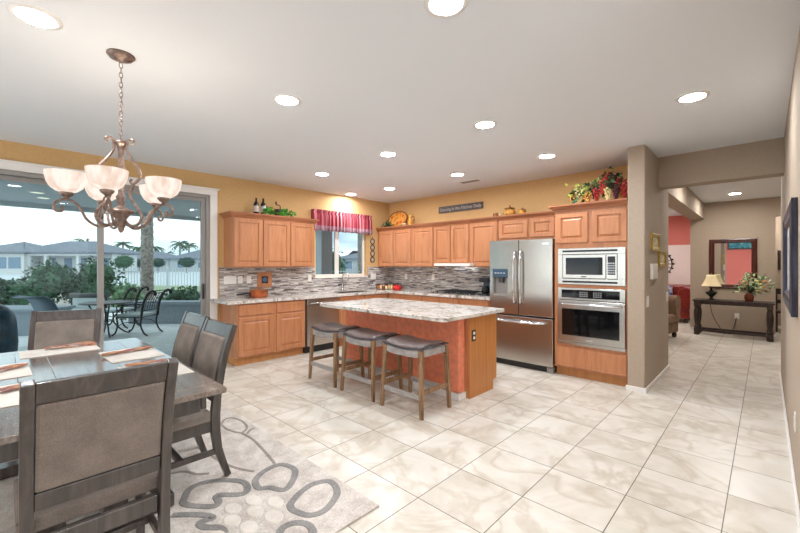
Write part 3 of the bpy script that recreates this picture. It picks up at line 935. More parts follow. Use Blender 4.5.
# ---------------------------------------------------------------- bar stools
def make_stool():
    t = thing('bar_stool', '', 'stool', (0, 0, 0), 0, 'bar stools at the island')
    b = nb()
    nx, ny = 14, 10
    a, c = 0.255, 0.195
    top = []
    for j in range(ny + 1):
        row = []
        for i in range(nx + 1):
            u, v = i / nx * 2 - 1, j / ny * 2 - 1
            e = max(abs(u), abs(v))
            z = 0.655 + 0.028 * u * u - 0.040 * max(0, abs(v) - 0.62) ** 2 * 6 - 0.05 * max(0, abs(u) - 0.86) * 2
            f = b.verts.new((u * a, v * c, z))
            row.append(f)
        top.append(row)
    for j in range(ny):
        for i in range(nx):
            b.faces.new((top[j][i], top[j][i + 1], top[j + 1][i + 1], top[j + 1][i])).smooth = True
    rim = [top[0][i] for i in range(nx + 1)] + [top[j][nx] for j in range(1, ny + 1)] + [top[ny][i] for i in range(nx - 1, -1, -1)] + [top[j][0] for j in range(ny - 1, 0, -1)]
    low = [b.verts.new((v.co.x * 1.0, v.co.y * 1.0, 0.606 + 0.028 * (v.co.x / a) ** 2)) for v in rim]
    n = len(rim)
    for k in range(n):
        b.faces.new((rim[k], rim[(k + 1) % n], low[(k + 1) % n], low[k])).smooth = True
    b.faces.new(low[::-1])
    cu = obj('seat_cushion', b, 'leather', t, subsurf=1)
    b = nb()
    for s in (-1, 1):
        pts = [(x, s * 0.199, 0.612 + 0.028 * (x / a) ** 2) for x in [a * (k / 8 - 1) for k in range(17)]]
        tube(b, pts, 0.006, 6)
        tube(b, [(s * 0.259, y, 0.64) for y in (-0.195, 0, 0.195)], 0.006, 6)
    obj('nailhead_band', b, 'nail', t)
    # shaped aprons
    b = nb()
    for s in (-1, 1):
        xs = [0.215 * (k / 8 - 1) for k in range(17)]
        y0, y1 = s * 0.185 - 0.011, s * 0.185 + 0.011
        prof_top = [0.603 + 0.024 * (x / a) ** 2 for x in xs]
        prof_bot = [0.553 + 0.0 * x + 0.012 * (1 - (x / 0.215) ** 2) * -1 for x in xs]
        poly = [(x, z) for x, z in zip(xs, prof_top)] + [(x, z) for x, z in list(zip(xs, prof_bot))[::-1]]
        va = [b.verts.new((x, y0, z)) for x, z in poly]
        vb = [b.verts.new((x, y1, z)) for x, z in poly]
        m = len(poly)
        for k in range(16):
            b.faces.new((va[k], va[k + 1], va[m - 2 - k], va[m - 1 - k]))
            b.faces.new((vb[k], vb[k + 1], vb[m - 2 - k], vb[m - 1 - k]))
        for k in range(m):
            b.faces.new((va[k], va[(k + 1) % m], vb[(k + 1) % m], vb[k]))
    for s in (-1, 1):
        box(b, s * 0.232 - 0.011, s * 0.232 + 0.011, -0.174, 0.174, 0.555, 0.622)
    obj('seat_frame', b, 'stoolgrey', t)
    for sx in (-1, 1):
        for sy in (-1, 1):
            b = nb()
            tp = Vector((sx * 0.233, sy * 0.184, 0.618)); bt = Vector((sx * 0.262, sy * 0.212, 0))
            P_ = lambda f: bt + (tp - bt) * f
            bar(b, [P_(1.0), P_(0.86)], 0.046, 0.040)
            bar(b, [P_(0.86), P_(0.84)], 0.030, 0.028)
            bar(b, [P_(0.84), P_(0.815)], 0.044, 0.040)
            bar(b, [P_(0.815), P_(0.0)], [0.040, 0.032], [0.038, 0.030])
            obj('leg', b, 'stoolwood', t, bev=0.003)
    def st(p, q, hz, mat):
        b = nb()
        p, q = Vector(p), Vector(q)
        d = (q - p).normalized(); n_ = Vector((-d.y, d.x, 0)) * 0.010
        vs = []
        for z in (-hz, hz):
            vs.append([b.verts.new(x + n_ * s + Vector((0, 0, z))) for x, s in ((p, -1), (q, -1), (q, 1), (p, 1))])
        b.faces.new(vs[0][::-1]); b.faces.new(vs[1])
        for k in range(4):
            b.faces.new((vs[0][k], vs[0][(k + 1) % 4], vs[1][(k + 1) % 4], vs[1][k]))
        obj('stretcher', b, mat, t)
    x, y = 0.250, 0.200
    st((-x, -y, 0.19), (x, -y, 0.19), 0.022, 'stoolgrey')
    st((-x, y, 0.19), (x, y, 0.19), 0.022, 'stoolgrey')
    st((-x, -y, 0.235), (-x, y, 0.235), 0.020, 'stoolwood')
    st((x, -y, 0.235), (x, y, 0.235), 0.020, 'stoolwood')
    return t


st0 = make_stool()
st0.location = (-3.835, 2.855, 0)
st0['label'] = 'backless leather bar stool nearest the dishwasher, farthest of the three'
dup(st0, (-3.18, 2.85, 0), 0, 'backless leather bar stool in the middle of the three at the island')
dup(st0, (-2.52, 2.845, 0), 0, 'backless leather bar stool nearest the wooden end of the island')
RUG_DARK = [(True, [(-2.529, 0.76), (-2.458, 0.732), (-2.378, 0.777), (-2.306, 0.846), (-2.33, 0.88), (-2.40, 0.90), (-2.309, 1.002), (-2.333, 1.055), (-2.427, 1.069), (-2.533, 0.997), (-2.602, 0.896), (-2.595, 0.808)]),
            (True, [(-2.397, 1.138), (-2.292, 1.108), (-2.245, 1.16), (-2.16, 1.21), (-2.221, 1.307), (-2.327, 1.379), (-2.448, 1.348), (-2.458, 1.242)]),
            (True, [(-2.012, 1.172), (-2.062, 1.261), (-2.084, 1.365), (-2.041, 1.454), (-1.958, 1.452), (-1.876, 1.396), (-1.814, 1.271), (-1.839, 1.184), (-1.933, 1.146), (-1.98, 1.15)]),
            (False, [(-1.811, 0.98), (-1.853, 1.029), (-1.84, 1.096), (-1.778, 1.135), (-1.71, 1.12), (-1.68, 1.06)]),
            (False, [(-2.393, 0.652), (-2.335, 0.714), (-2.26, 0.779), (-2.204, 0.8), (-2.216, 0.739), (-2.158, 0.743), (-2.096, 0.796), (-2.027, 0.797)])]
RUG_VINES = [[(-3.455, 1.327), (-3.535, 1.391), (-3.517, 1.45), (-3.382, 1.48), (-3.229, 1.455), (-3.154, 1.373), (-3.294, 1.322), (-3.441, 1.322)],
             [(-3.154, 1.373), (-2.961, 1.385), (-2.727, 1.36), (-2.555, 1.334), (-2.487, 1.322)], [(-3.097, 1.395), (-3.151, 1.45), (-3.161, 1.49)],
             [(-2.941, 1.056), (-2.782, 1.073), (-2.619, 1.115), (-2.496, 1.178)], [(-2.88, 0.766), (-2.839, 0.849), (-2.745, 0.896), (-2.692, 0.957)]]
RUG_PADS = [(-2.194, 1.026, 0.062, 0.045), (-2.087, 1.109, 0.062, 0.045), (-2.09, 0.987, 0.062, 0.045), (-1.971, 1.038, 0.065, 0.05), (-2.205, 0.911, 0.06, 0.045), (-2.104, 0.864, 0.06, 0.045), (-1.99, 0.905, 0.06, 0.045), (-1.9, 0.85, 0.06, 0.045), (-2.03, 0.76, 0.06, 0.045)]
# ---------------------------------------------------------------- dining set
def catmull(pts, closed=False, n=6):
    P_ = [Vector((*p, 0)) if len(p) == 2 else Vector(p) for p in pts]
    m = len(P_)
    out = []
    for i in range(m if closed else m - 1):
        a = P_[(i - 1) % m] if (closed or i > 0) else P_[0]
        b, c = P_[i], P_[(i + 1) % m]
        d = P_[(i + 2) % m] if (closed or i + 2 < m) else P_[-1]
        for k in range(n):
            t = k / n
            out.append(0.5 * ((2 * b) + (c - a) * t + (2 * a - 5 * b + 4 * c - d) * t * t + (3 * b - a - 3 * c + d) * t ** 3))
    if not closed:
        out.append(P_[-1])
    return out


def ribbon(bm, pts, w, z0, z1, mi, closed=False):
    n = len(pts)
    L = []
    for i in range(n):
        a = pts[(i - 1) % n] if closed or i else pts[0]
        c = pts[(i + 1) % n] if closed or i < n - 1 else pts[-1]
        t = (c - a); t.z = 0
        t = t.normalized() if t.length > 1e-6 else Vector((1, 0, 0))
        nrm = Vector((-t.y, t.x, 0)) * w / 2
        q = pts[i]
        L.append([bm.verts.new((q.x + nrm.x * s, q.y + nrm.y * s, z)) for s, z in ((1, z0), (0.85, z1), (-0.85, z1), (-1, z0))])
    for i in range(n if closed else n - 1):
        a, c = L[i], L[(i + 1) % n]
        for k in range(3):
            f = bm.faces.new((a[k], c[k], c[k + 1], a[k + 1]))
            f.material_index = mi


RX0, RX1, RY0, RY1 = -4.68, -1.625, -0.93, 1.515
b = boxes((RX0, RX1, RY0, RY1, 0.0008, 0.012))
rc = Vector(((RX0 + RX1) / 2, (RY0 + RY1) / 2, 0))
# motifs of the tufted pattern, metres on the rug
dark_shapes = RUG_DARK
for closed, pts in dark_shapes:
    for flip in (1, -1):
        P_ = [(rc.x + (x - rc.x) * flip, rc.y + (y - rc.y) * flip) for x, y in pts]
        ribbon(b, catmull(P_, closed), 0.044, 0.0121, 0.016, 1, closed)
for pts in RUG_VINES:
    for flip in (1, -1):
        P_ = [(rc.x + (x - rc.x) * flip, rc.y + (y - rc.y) * flip) for x, y in pts]
        ribbon(b, catmull(P_), 0.022, 0.0121, 0.0145, 3)
for x, y, r, q in RUG_PADS:
    for flip in (1, -1):
        cx_, cy_ = rc.x + (x - rc.x) * flip, rc.y + (y - rc.y) * flip
        outer = [b.verts.new((cx_ + r * cos(k * pi / 8), cy_ + q * sin(k * pi / 8), 0.0121)) for k in range(16)]
        inner = [b.verts.new((cx_ + r * .85 * cos(k * pi / 8), cy_ + q * .85 * sin(k * pi / 8), 0.018)) for k in range(16)]
        for k in range(16):
            b.faces.new((outer[k], outer[(k + 1) % 16], inner[(k + 1) % 16], inner[k])).material_index = 2
        b.faces.new(inner).material_index = 2
tag(obj('area_rug', b, ['rug', 'rug_dark', 'rug_light', 'rug_vine']), 'grey-beige area rug with charcoal flower outlines under the dining table', 'rug')

ZR = 0.0188
tx0, tx1, ty0, ty1, tz = -4.07, -2.07, -0.25, 0.825, 0.76
t = thing('dining_table', 'long weathered plank dining table on the floral rug', 'table', ((tx0 + tx1) / 2, (ty0 + ty1) / 2, ZR))
b = nb()
for k in range(7):
    a = -0.5375 + 1.075 * k / 7
    box(b, tx0 - t.location.x + 0.12, tx1 - t.location.x - 0.12, a + 0.0003 if k else -0.5375, -0.5375 + 1.075 * (k + 1) / 7 - 0.0003, 0.712, 0.7412)
obj('tabletop', b, 'tablewood', t, bev=0.003)
for s in (-1, 1):
    xa, xb = sorted((s * 1.0, s * 0.881))
    obj('breadboard_end', boxes((xa, xb, -0.5375, 0.5375, 0.712, 0.7412)), 'tablewood', t, bev=0.004)
obj('apron', boxes((-0.90, 0.90, -0.47, -0.445, 0.62, 0.7115), (-0.90, 0.90, 0.445, 0.47, 0.62, 0.7115), (-0.93, -0.905, -0.43, 0.43, 0.62, 0.7115), (0.905, 0.93, -0.43, 0.43, 0.62, 0.7115)), 'chairwood', t, bev=0.003)
for sx in (-1, 1):
    b = nb()
    box(b, sx * 0.55 - 0.05, sx * 0.55 + 0.05, -0.40, 0.40, 0.0, 0.07)
    box(b, sx * 0.55 - 0.045, sx * 0.55 + 0.045, -0.36, 0.36, 0.64, 0.7115)
    for sy in (-1, 1):
        bar(b, [(sx * 0.55, sy * 0.12, 0.07), (sx * 0.55, sy * 0.16, 0.35), (sx * 0.55, sy * 0.12, 0.64)], [0.08, 0.075, 0.08], [0.11, 0.09, 0.11])
    obj('pedestal', b, 'chairwood', t, bev=0.005)
obj('stretcher', boxes((-0.51, 0.51, -0.04, 0.04, 0.20, 0.29)), 'chairwood', t, bev=0.004)


def make_chair():
    t = thing('dining_chair', '', 'chair', (0, 0, ZR), 0, 'upholstered dining chairs')
    path = [(-0.285, 0.0), (-0.25, 0.10), (-0.218, 0.20), (-0.203, 0.31), (-0.20, 0.42), (-0.212, 0.55), (-0.24, 0.72), (-0.28, 0.87), (-0.325, 0.992)]
    def yz(z):
        for (y0, z0), (y1, z1) in zip(path, path[1:]):
            if z0 <= z <= z1:
                return y0 + (y1 - y0) * (z - z0) / (z1 - z0)
        return path[-1][0]
    for s in (-1, 1):
        b = nb()
        bar(b, [(s * (0.211 + 0.008 * min(1, z / 0.45)), y, z) for y, z in path], 0.038, [0.036, 0.042, 0.05, 0.056, 0.058, 0.05, 0.046, 0.042, 0.038])
        obj('leg', b, 'chairwood', t, bev=0.004)
        b = nb()
        bar(b, [(s * 0.215, 0.205, 0.40), (s * 0.215, 0.205, 0.0)], [0.048, 0.034], [0.048, 0.034])
        obj('leg', b, 'chairwood', t, bev=0.004)
    def curved(z0, z1, x0, x1, off0, off1, mat, name, bev=0.004, n=6, bow=0.0):
        b = nb()
        rows = []
        for i in range(n + 1):
            z = z0 + (z1 - z0) * i / n
            y = yz(z)
            rows.append([b.verts.new((x, y + o, z)) for x, o in ((x0, off0), (x1, off0), (x1, off1), (x0, off1))])
        for r0, r1 in zip(rows, rows[1:]):
            for k in range(4):
                b.faces.new((r0[k], r0[(k + 1) % 4], r1[(k + 1) % 4], r1[k]))
        b.faces.new(rows[0][::-1]); b.faces.new(rows[-1])
        return obj(name, b, mat, t, bev=bev)
    curved(0.908, 0.988, -0.1995, 0.1995, -0.016, 0.016, 'chairwood', 'top_rail')
    curved(0.497, 0.563, -0.1995, 0.1995, -0.013, 0.013, 'chairwood', 'back_rail', n=3)
    curved(0.564, 0.907, -0.200, 0.200, -0.017, 0.034, 'chairfabric', 'back_cushion', bev=0.014)
    obj('seat_frame', boxes((-0.19, 0.19, -0.215, -0.19, 0.32, 0.39), (-0.19, 0.19, 0.195, 0.22, 0.32, 0.39), (-0.227, -0.203, -0.172, 0.181, 0.32, 0.39), (0.203, 0.227, -0.172, 0.181, 0.32, 0.39)), 'chairwood', t, bev=0.003)
    b = boxes((-0.245, 0.245, -0.168, 0.24, 0.391, 0.46))
    bmesh.ops.subdivide_edges(b, edges=b.edges, cuts=5, use_grid_fill=True)
    for v in b.verts:
        if v.co.z > 0.44:
            v.co.z += 0.035 * (1 - (v.co.x / 0.245) ** 4) * (1 - ((v.co.y - 0.036) / 0.204) ** 4)
    for f in b.faces:
        f.smooth = True
    obj('seat_cushion', b, 'chairfabric', t, bev=0.012)
    for s in (-1, 1):
        obj('stretcher', boxes((s * 0.213 - 0.011, s * 0.213 + 0.011, -0.205, 0.188, 0.165, 0.20)), 'chairwood', t, bev=0.003)
    obj('stretcher', boxes((-0.201, 0.201, -0.02, 0.01, 0.168, 0.197)), 'chairwood', t, bev=0.003)
    return t


ch0 = make_chair()
ch0.location = (-2.125, 0.275, ZR)
ch0.rotation_euler = (0, 0, Z90)
ch0['label'] = 'upholstered dining chair at the table end, seen from behind in front'
dup(ch0, (-4.17, 0.31, ZR), radians(-105.6), 'upholstered dining chair at the far table end, its back to the patio door')
dup(ch0, (-2.79, 0.748, ZR), pi, 'upholstered dining chair on the kitchen side of the table, nearer the viewer')
dup(ch0, (-3.345, 0.772, ZR), pi, 'upholstered dining chair on the kitchen side of the table, nearer the patio')

ZT = tz + 0.0005
def placemat(x, y, rz, label):
    b = nb()
    box(b, -0.22, 0.22, -0.155, 0.155, 0, 0.004)
    o = tag(obj('placemat', b, 'mat', bev=0.001), label, 'placemat', 'beige placemats on the dining table')
    o.location = (x, y, ZT); o.rotation_euler = (0, 0, rz)


placemat(-3.86, 0.30, Z90, 'beige woven placemat at the far end of the table')
placemat(-3.33, 0.645, 0.03, 'beige woven placemat on the kitchen side, nearer the patio')
placemat(-2.72, 0.65, -0.02, 'beige woven placemat on the kitchen side, nearer the viewer')
placemat(-3.33, -0.04, 0.02, 'beige woven placemat on the window side, nearer the patio')
placemat(-2.72, -0.05, -0.03, 'beige woven placemat on the window side, nearer the viewer')
placemat(-2.245, 0.30, Z90, 'beige woven placemat behind the chair in front')


def striped_napkin():
    k = N('striped_napkin_cloth')
    nz = k.n('ShaderNodeTexNoise', Scale=4.0, Detail=3.0)
    k.l(k.coords((1.2, 26, 10)), nz.inputs['Vector'])
    k.l(k.ramp(nz.outputs['Fac'], [(0.30, (104, 58, 62)), (0.42, (156, 90, 80)), (0.50, (192, 152, 108)), (0.58, (132, 78, 84)), (0.70, (196, 180, 168))]), k.b.inputs['Base Color'])
    k.b.inputs['Roughness'].default_value = 0.9
    return k.m


M['napkin'] = striped_napkin()


def napkin(p, q, label, seed, fan=0.0):
    rng = random.Random(seed)
    p, q = Vector((*p, 0)), Vector((*q, 0))
    d = q - p
    L = d.length
    b = nb()
    for s in range(4):
        off = (s - 1.5) * 0.012
        pts, rs = [], []
        for i in range(9):
            f = i / 8
            pts.append((f * L, off * (1 + fan * f * 2.5) + 0.008 * sin(f * 7 + s * 1.7), 0.013 + 0.008 * (0.5 + 0.5 * sin(f * 9 + s * 2.2))))
            rs.append((0.0075 + 0.003 * sin(f * 8 + s)) * (0.55 if i in (0, 8) else 1))
        tube(b, pts, rs, 8)
    zmin = min(v.co.z for v in b.verts)
    for v in b.verts:
        v.co.z -= zmin
    n = obj('cloth_napkin', b, 'napkin')
    n.location = (p.x, p.y, ZT + 0.0045)
    n.rotation_euler = (0, 0, atan2(d.y, d.x))
    tag(n, label, 'napkin', 'striped napkins on the placemats')


napkin((-3.93, 0.22), (-3.92, 0.52), 'red and orange striped napkin on the far end placemat', 1, 1.4)
napkin((-3.36, 0.48), (-3.42, 0.79), 'striped napkin on the kitchen side placemat nearer the patio', 2)
napkin((-3.24, -0.16), (-3.40, 0.10), 'striped napkin on the window side placemat nearer the patio', 3)
napkin((-2.90, 0.53), (-2.85, 0.79), 'striped napkin on the kitchen side placemat nearer the viewer', 4)
napkin((-2.74, -0.17), (-2.80, 0.09), 'striped napkin on the window side placemat nearer the viewer', 5)

# ---------------------------------------------------------------- chandelier
CX, CY = -2.946, 0.516
Fv = Vector((-sin(YAW), cos(YAW), 0)); Rv = Vector((cos(YAW), sin(YAW), 0))
def az(th):
    return -cos(radians(th)) * Fv + sin(radians(th)) * Rv


t = thing('chandelier', 'bronze five-arm chandelier with lit alabaster bowl shades over the dining table', 'chandelier', (CX, CY, H))
b = nb(); lathe(b, [(0.075, 0), (0.076, -0.008), (0.066, -0.014), (0.062, -0.024), (0.04, -0.032), (0.012, -0.04), (0.008, -0.05)], seg=32)
obj('canopy', b, 'bronze', t)
b = nb()
z = -0.05
for i in range(16):
    pts = []
    for k in range(13):
        a = 2 * pi * k / 12
        u, v = 0.009 * cos(a), 0.020 * sin(a)
        pts.append((u, 0, z - 0.017 + v) if i % 2 else (0, u, z - 0.017 + v))
    tube(b, pts, 0.0026, 6)
    z -= 0.0305
obj('chain', b, 'bronze', t)
zz = lambda Z_: Z_ - H
b = nb()
lathe(b, [(0.006, zz(2.21)), (0.012, zz(2.20)), (0.034, zz(2.192)), (0.036, zz(2.175)), (0.024, zz(2.168)), (0.020, zz(2.15)), (0.016, zz(2.10)), (0.013, zz(1.98)), (0.016, zz(1.86)), (0.028, zz(1.84)),
          (0.020, zz(1.815)), (0.026, zz(1.80)), (0.018, zz(1.785)), (0.045, zz(1.765)), (0.075, zz(1.755)), (0.076, zz(1.745)), (0.05, zz(1.73)), (0.03, zz(1.70)), (0.028, zz(1.67)), (0.016, zz(1.65)), (0.018, zz(1.635)), (0.006, zz(1.615))], seg=28)
obj('column', b, 'bronze', t)


def rz_tube(bm, prof, d, rad, seg=10):
    P_ = catmull([(r, zz(z_), 0) for r, z_ in prof], False, 5)
    pts = [Vector((d.x * p.x, d.y * p.x, p.y)) for p in P_]
    rr = rad if not isinstance(rad, tuple) else [rad[0] + (rad[1] - rad[0]) * i / (len(pts) - 1) for i in range(len(pts))]
    tube(bm, pts, rr, seg)


for th in (88, 208, 328):
    b = nb()
    d = az(th)
    rz_tube(b, [(0.072, 2.172), (0.083, 2.183), (0.076, 2.20), (0.055, 2.202), (0.04, 2.18), (0.042, 2.13), (0.075, 2.07), (0.118, 2.01), (0.125, 1.965), (0.10, 1.935), (0.075, 1.925), (0.062, 1.94), (0.07, 1.955)], d, 0.0085)
    rz_tube(b, [(0.088, 1.915), (0.075, 1.90), (0.06, 1.87), (0.065, 1.83), (0.10, 1.78), (0.13, 1.73), (0.125, 1.685), (0.095, 1.66), (0.05, 1.66), (0.02, 1.675)], d, 0.009)
    obj('scroll_bracket', b, 'bronze', t)
for i in range(5):
    th = 22 + 72 * i
    d = az(th)
    b = nb()
    rz_tube(b, [(0.02, 1.70), (0.045, 1.67), (0.085, 1.648), (0.13, 1.655), (0.17, 1.69), (0.195, 1.745), (0.225, 1.785), (0.262, 1.797), (0.298, 1.785), (0.316, 1.755), (0.306, 1.728), (0.284, 1.726), (0.276, 1.742), (0.286, 1.752)], d, 0.0075)
    arm = obj('arm', b, 'bronze', t)
    c = (d.x * 0.26, d.y * 0.26, 0)
    b = nb()
    lathe(b, [(0.008, zz(1.797)), (0.012, zz(1.806)), (0.030, zz(1.822)), (0.036, zz(1.832)), (0.034, zz(1.838)), (0.02, zz(1.838))], c, 20)
    obj('cup', b, 'bronze', arm)
    b = nb()
    n = 28
    prof = [(0.030, 1.839), (0.052, 1.846), (0.075, 1.865), (0.091, 1.895), (0.099, 1.93), (0.101, 1.955), (0.097, 1.955), (0.094, 1.93), (0.086, 1.897), (0.071, 1.870), (0.050, 1.852), (0.02, 1.846)]
    lathe(b, [(r, zz(z_)) for r, z_ in prof], c, n, cap=True)
    sh = obj('shade', b, 'shade', arm)
    ld = bpy.data.lights.new('bulb', 'POINT')
    ld.energy = BULB_W
    ld.color = (1.0, 0.86, 0.72)
    ld.shadow_soft_size = 0.025
    lo = bpy.data.objects.new('bulb', ld)
    COL.objects.link(lo)
    lo.parent = sh
    lo.location = (c[0], c[1], zz(1.915))
# ---------------------------------------------------------------- things on and around the kitchen cabinets
TOPZ = 2.179
M['bottle'] = plain('dark_bottle_glass', (36, 24, 26), 0.15)
M['label'] = plain('pale_paper_label', (204, 196, 190), 0.7)
M['copper'] = plain('copper_pan', (164, 92, 56), 0.3, 0.6, var=0.35, bscale=8)
M['gold_ceramic'] = plain('amber_ceramic', (206, 150, 66), 0.3, var=0.2, bscale=25)
M['brown_ceramic'] = plain('brown_ceramic', (142, 88, 48), 0.3, var=0.15, bscale=25)
M['cream_ceramic'] = plain('cream_ceramic', (222, 198, 160), 0.3)
M['red_enamel'] = plain('red_enamel', (200, 30, 34), 0.2)


def platter_mat():
    k = N('orange_painted_platter')
    nz = k.n('ShaderNodeTexNoise', Scale=14.0, Detail=3.0)
    k.l(k.coords(), nz.inputs['Vector'])
    k.l(k.ramp(nz.outputs['Fac'], [(0.35, (196, 74, 40)), (0.48, (238, 150, 56)), (0.58, (246, 190, 96)), (0.68, (208, 92, 60))]), k.b.inputs['Base Color'])
    k.b.inputs['Roughness'].default_value = 0.3
    return k.m


M['platter'] = platter_mat()
def bottle(y, label, hh):
    t = thing('bottle', label, 'bottle', (-5.70, y, TOPZ), 0, 'dark bottles on the cabinet')
    b = nb(); lathe(b, [(0.036, 0), (0.04, 0.006), (0.04, hh * 0.62), (0.034, hh * 0.7), (0.015, hh * 0.8), (0.013, hh * 0.96), (0.016, hh * 0.965), (0.016, hh)], seg=20)
    obj('bottle_body', b, 'bottle', t)
    b = nb(); lathe(b, [(0.0405, hh * 0.2), (0.0408, hh * 0.21), (0.0408, hh * 0.52), (0.0405, hh * 0.53)], seg=20, cap=False)
    obj('paper_label', b, 'label', t)


bottle(2.715, 'dark wine bottle on the wall cabinet, left of the pair', 0.27)
bottle(2.83, 'dark wine bottle on the wall cabinet, right of the pair by the ivy', 0.275)


def ivy(name, label, cat, c, ext, n, size, seed, mat='leaf', grp=None):
    rng = random.Random(seed)
    t = thing(name, label, cat, c, 0, grp)
    b = nb()
    def fn():
        while True:
            p = (rng.uniform(-1, 1), rng.uniform(-1, 1), rng.uniform(0, 1))
            if p[0] ** 2 + p[1] ** 2 + p[2] ** 2 < 1:
                return (p[0] * ext[0], p[1] * ext[1], 0.01 + p[2] * ext[2])
    leaves(b, rng, fn, n, size)
    obj('leaves', b, mat, t)
    b = nb()
    for _ in range(5):
        tube(b, [(rng.uniform(-.5, .5) * ext[0], -ext[1] * 0.9, 0.006), (rng.uniform(-.5, .5) * ext[0], 0, ext[2] * 0.5), (rng.uniform(-.5, .5) * ext[0], ext[1] * 0.9, 0.006)], 0.003, 5)
    obj('stem', b, 'leaf_dark', t)
    return t


ivy('ivy_sprig', 'bright green ivy sprig at the foot of the dark bottles', 'plant', (-5.555, 2.86, TOPZ), (0.045, 0.11, 0.12), 110, 0.05, 3, grp='greenery on the cabinets')
ivy('ivy_sprig', 'bright green ivy sprig around the coffee grinder', 'plant', (-5.525, 3.13, TOPZ), (0.045, 0.15, 0.10), 130, 0.05, 4, grp='greenery on the cabinets')
t = thing('coffee_grinder', 'old hand-crank coffee grinder standing on the wall cabinet in ivy', 'coffee grinder', (-5.70, 3.12, TOPZ))
obj('grinder_box', boxes((-0.06, 0.06, -0.07, 0.07, 0, 0.115)), 'darkwood', t, bev=0.004)
obj('lid', boxes((-0.075, 0.075, -0.09, 0.09, 0.1155, 0.128)), 'dark_plastic', t, bev=0.003)
b = nb(); tube(b, [(0, 0, 0.129), (0, 0, 0.19), (0, -0.015, 0.20), (0, -0.07, 0.205)], 0.007, 8)
cr = obj('crank', b, 'black_iron', t)
b = nb(); lathe(b, [(0.006, 0.206), (0.012, 0.215), (0.014, 0.24), (0.008, 0.255)], (0, -0.072, 0), 12)
obj('knob', b, 'darkwood', cr)

# platter, pitcher and greenery in the corner
t = thing('serving_platter', 'oval orange painted platter leaning on the wall in the corner', 'platter', (-5.52, 5.70, TOPZ))
b = nb()
n = 40
prof = [(0.0, -0.004), (0.62, -0.004), (0.78, -0.012), (0.98, -0.02), (1.0, -0.016), (0.98, -0.010), (0.78, 0.0), (0.62, 0.006), (0.0, 0.006)]
def oval(bm, prof, a, c, tilt, mi=0):
    rings = []
    for f, y in prof:
        rings.append([bm.verts.new((a * f * cos(2 * pi * k / n), y, c * f * sin(2 * pi * k / n))) for k in range(n)] if f else [bm.verts.new((0, y, 0))])
    for r0, r1 in zip(rings, rings[1:]):
        for k in range(n):
            if len(r0) == 1:
                f = bm.faces.new((r0[0], r1[(k + 1) % n], r1[k]))
            elif len(r1) == 1:
                f = bm.faces.new((r0[k], r0[(k + 1) % n], r1[0]))
            else:
                f = bm.faces.new((r0[k], r0[(k + 1) % n], r1[(k + 1) % n], r1[k]))
            f.smooth = True
    bmesh.ops.transform(bm, matrix=Matrix.Translation((0, -0.01, c)) @ Matrix.Rotation(tilt, 4, 'X'), verts=bm.verts)
oval(b, prof, 0.265, 0.166, radians(-12))
obj('platter_dish', b, 'platter', t)
b = nb()
pts = [(0.265 * cos(2 * pi * k / 40), -0.018, 0.166 * sin(2 * pi * k / 40)) for k in range(41)]
tube(b, pts, 0.012, 8)
bmesh.ops.transform(b, matrix=Matrix.Translation((0, -0.01, 0.166)) @ Matrix.Rotation(radians(-12), 4, 'X'), verts=b.verts)
zmin = min(v.co.z for v in b.verts)
obj('rim', b, 'brown_ceramic', t)
t.location.z += 0.012
t = thing('ceramic_pitcher', 'amber ceramic pitcher beside the orange platter', 'pitcher', (-5.07, 5.58, TOPZ))
b = nb(); lathe(b, [(0.045, 0), (0.05, 0.01), (0.062, 0.06), (0.055, 0.11), (0.035, 0.15), (0.036, 0.19), (0.046, 0.215), (0.042, 0.215), (0.03, 0.19)], seg=24)
obj('pitcher_body', b, 'gold_ceramic', t)
b = nb(); tube(b, catmull([(0.04, 0, 0.19), (0.085, 0, 0.175), (0.095, 0, 0.12), (0.06, 0, 0.07)]), 0.007, 8)
obj('handle', b, 'brown_ceramic', t)
t = thing('ceramic_bowl', 'small cream ceramic bowl between platter and pitcher', 'bowl', (-5.19, 5.52, TOPZ))
b = nb(); lathe(b, [(0.02, 0), (0.022, 0.006), (0.045, 0.04), (0.05, 0.06), (0.047, 0.06), (0.02, 0.012)], seg=20)
obj('bowl_body', b, 'cream_ceramic', t)
ivy('ivy_sprig', 'dark green ivy sprig in front of the orange platter', 'plant', (-5.60, 5.46, TOPZ), (0.17, 0.05, 0.11), 130, 0.05, 5, 'leaf_dark', 'greenery on the cabinets')

# little pots above the single-door cabinet
t = thing('ceramic_cup', 'small painted cup, leftmost of the pots over the refrigerator side', 'cup', (-3.17, 5.55, TOPZ))
b = nb(); lathe(b, [(0.03, 0), (0.04, 0.012), (0.045, 0.05), (0.043, 0.075), (0.04, 0.075), (0.03, 0.02)], seg=20)
obj('cup_body', b, 'brown_ceramic', t)
b = nb(); tube(b, catmull([(0.042, 0, 0.062), (0.07, 0, 0.055), (0.068, 0, 0.03), (0.04, 0, 0.02)]), 0.005, 8)
obj('handle', b, 'cream_ceramic', t)
t = thing('teapot', 'amber lidded teapot, largest of the pots on the maple cabinets', 'teapot', (-2.93, 5.56, TOPZ))
b = nb(); lathe(b, [(0.05, 0), (0.075, 0.015), (0.088, 0.06), (0.08, 0.10), (0.055, 0.122)], seg=24)
obj('teapot_body', b, 'gold_ceramic', t)
b = nb(); lathe(b, [(0.085, 0.1225), (0.082, 0.13), (0.04, 0.142), (0.012, 0.15), (0.014, 0.165), (0.006, 0.175)], seg=24)
obj('lid', b, 'brown_ceramic', t)
b = nb(); tube(b, catmull([(-0.075, 0, 0.09), (-0.12, 0, 0.08), (-0.115, 0, 0.035), (-0.078, 0, 0.03)]), 0.007, 8)
obj('handle', b, 'cream_ceramic', t)
t = thing('sugar_pot', 'small amber lidded pot, rightmost of the pots on the maple cabinets', 'pot', (-2.72, 5.56, TOPZ))
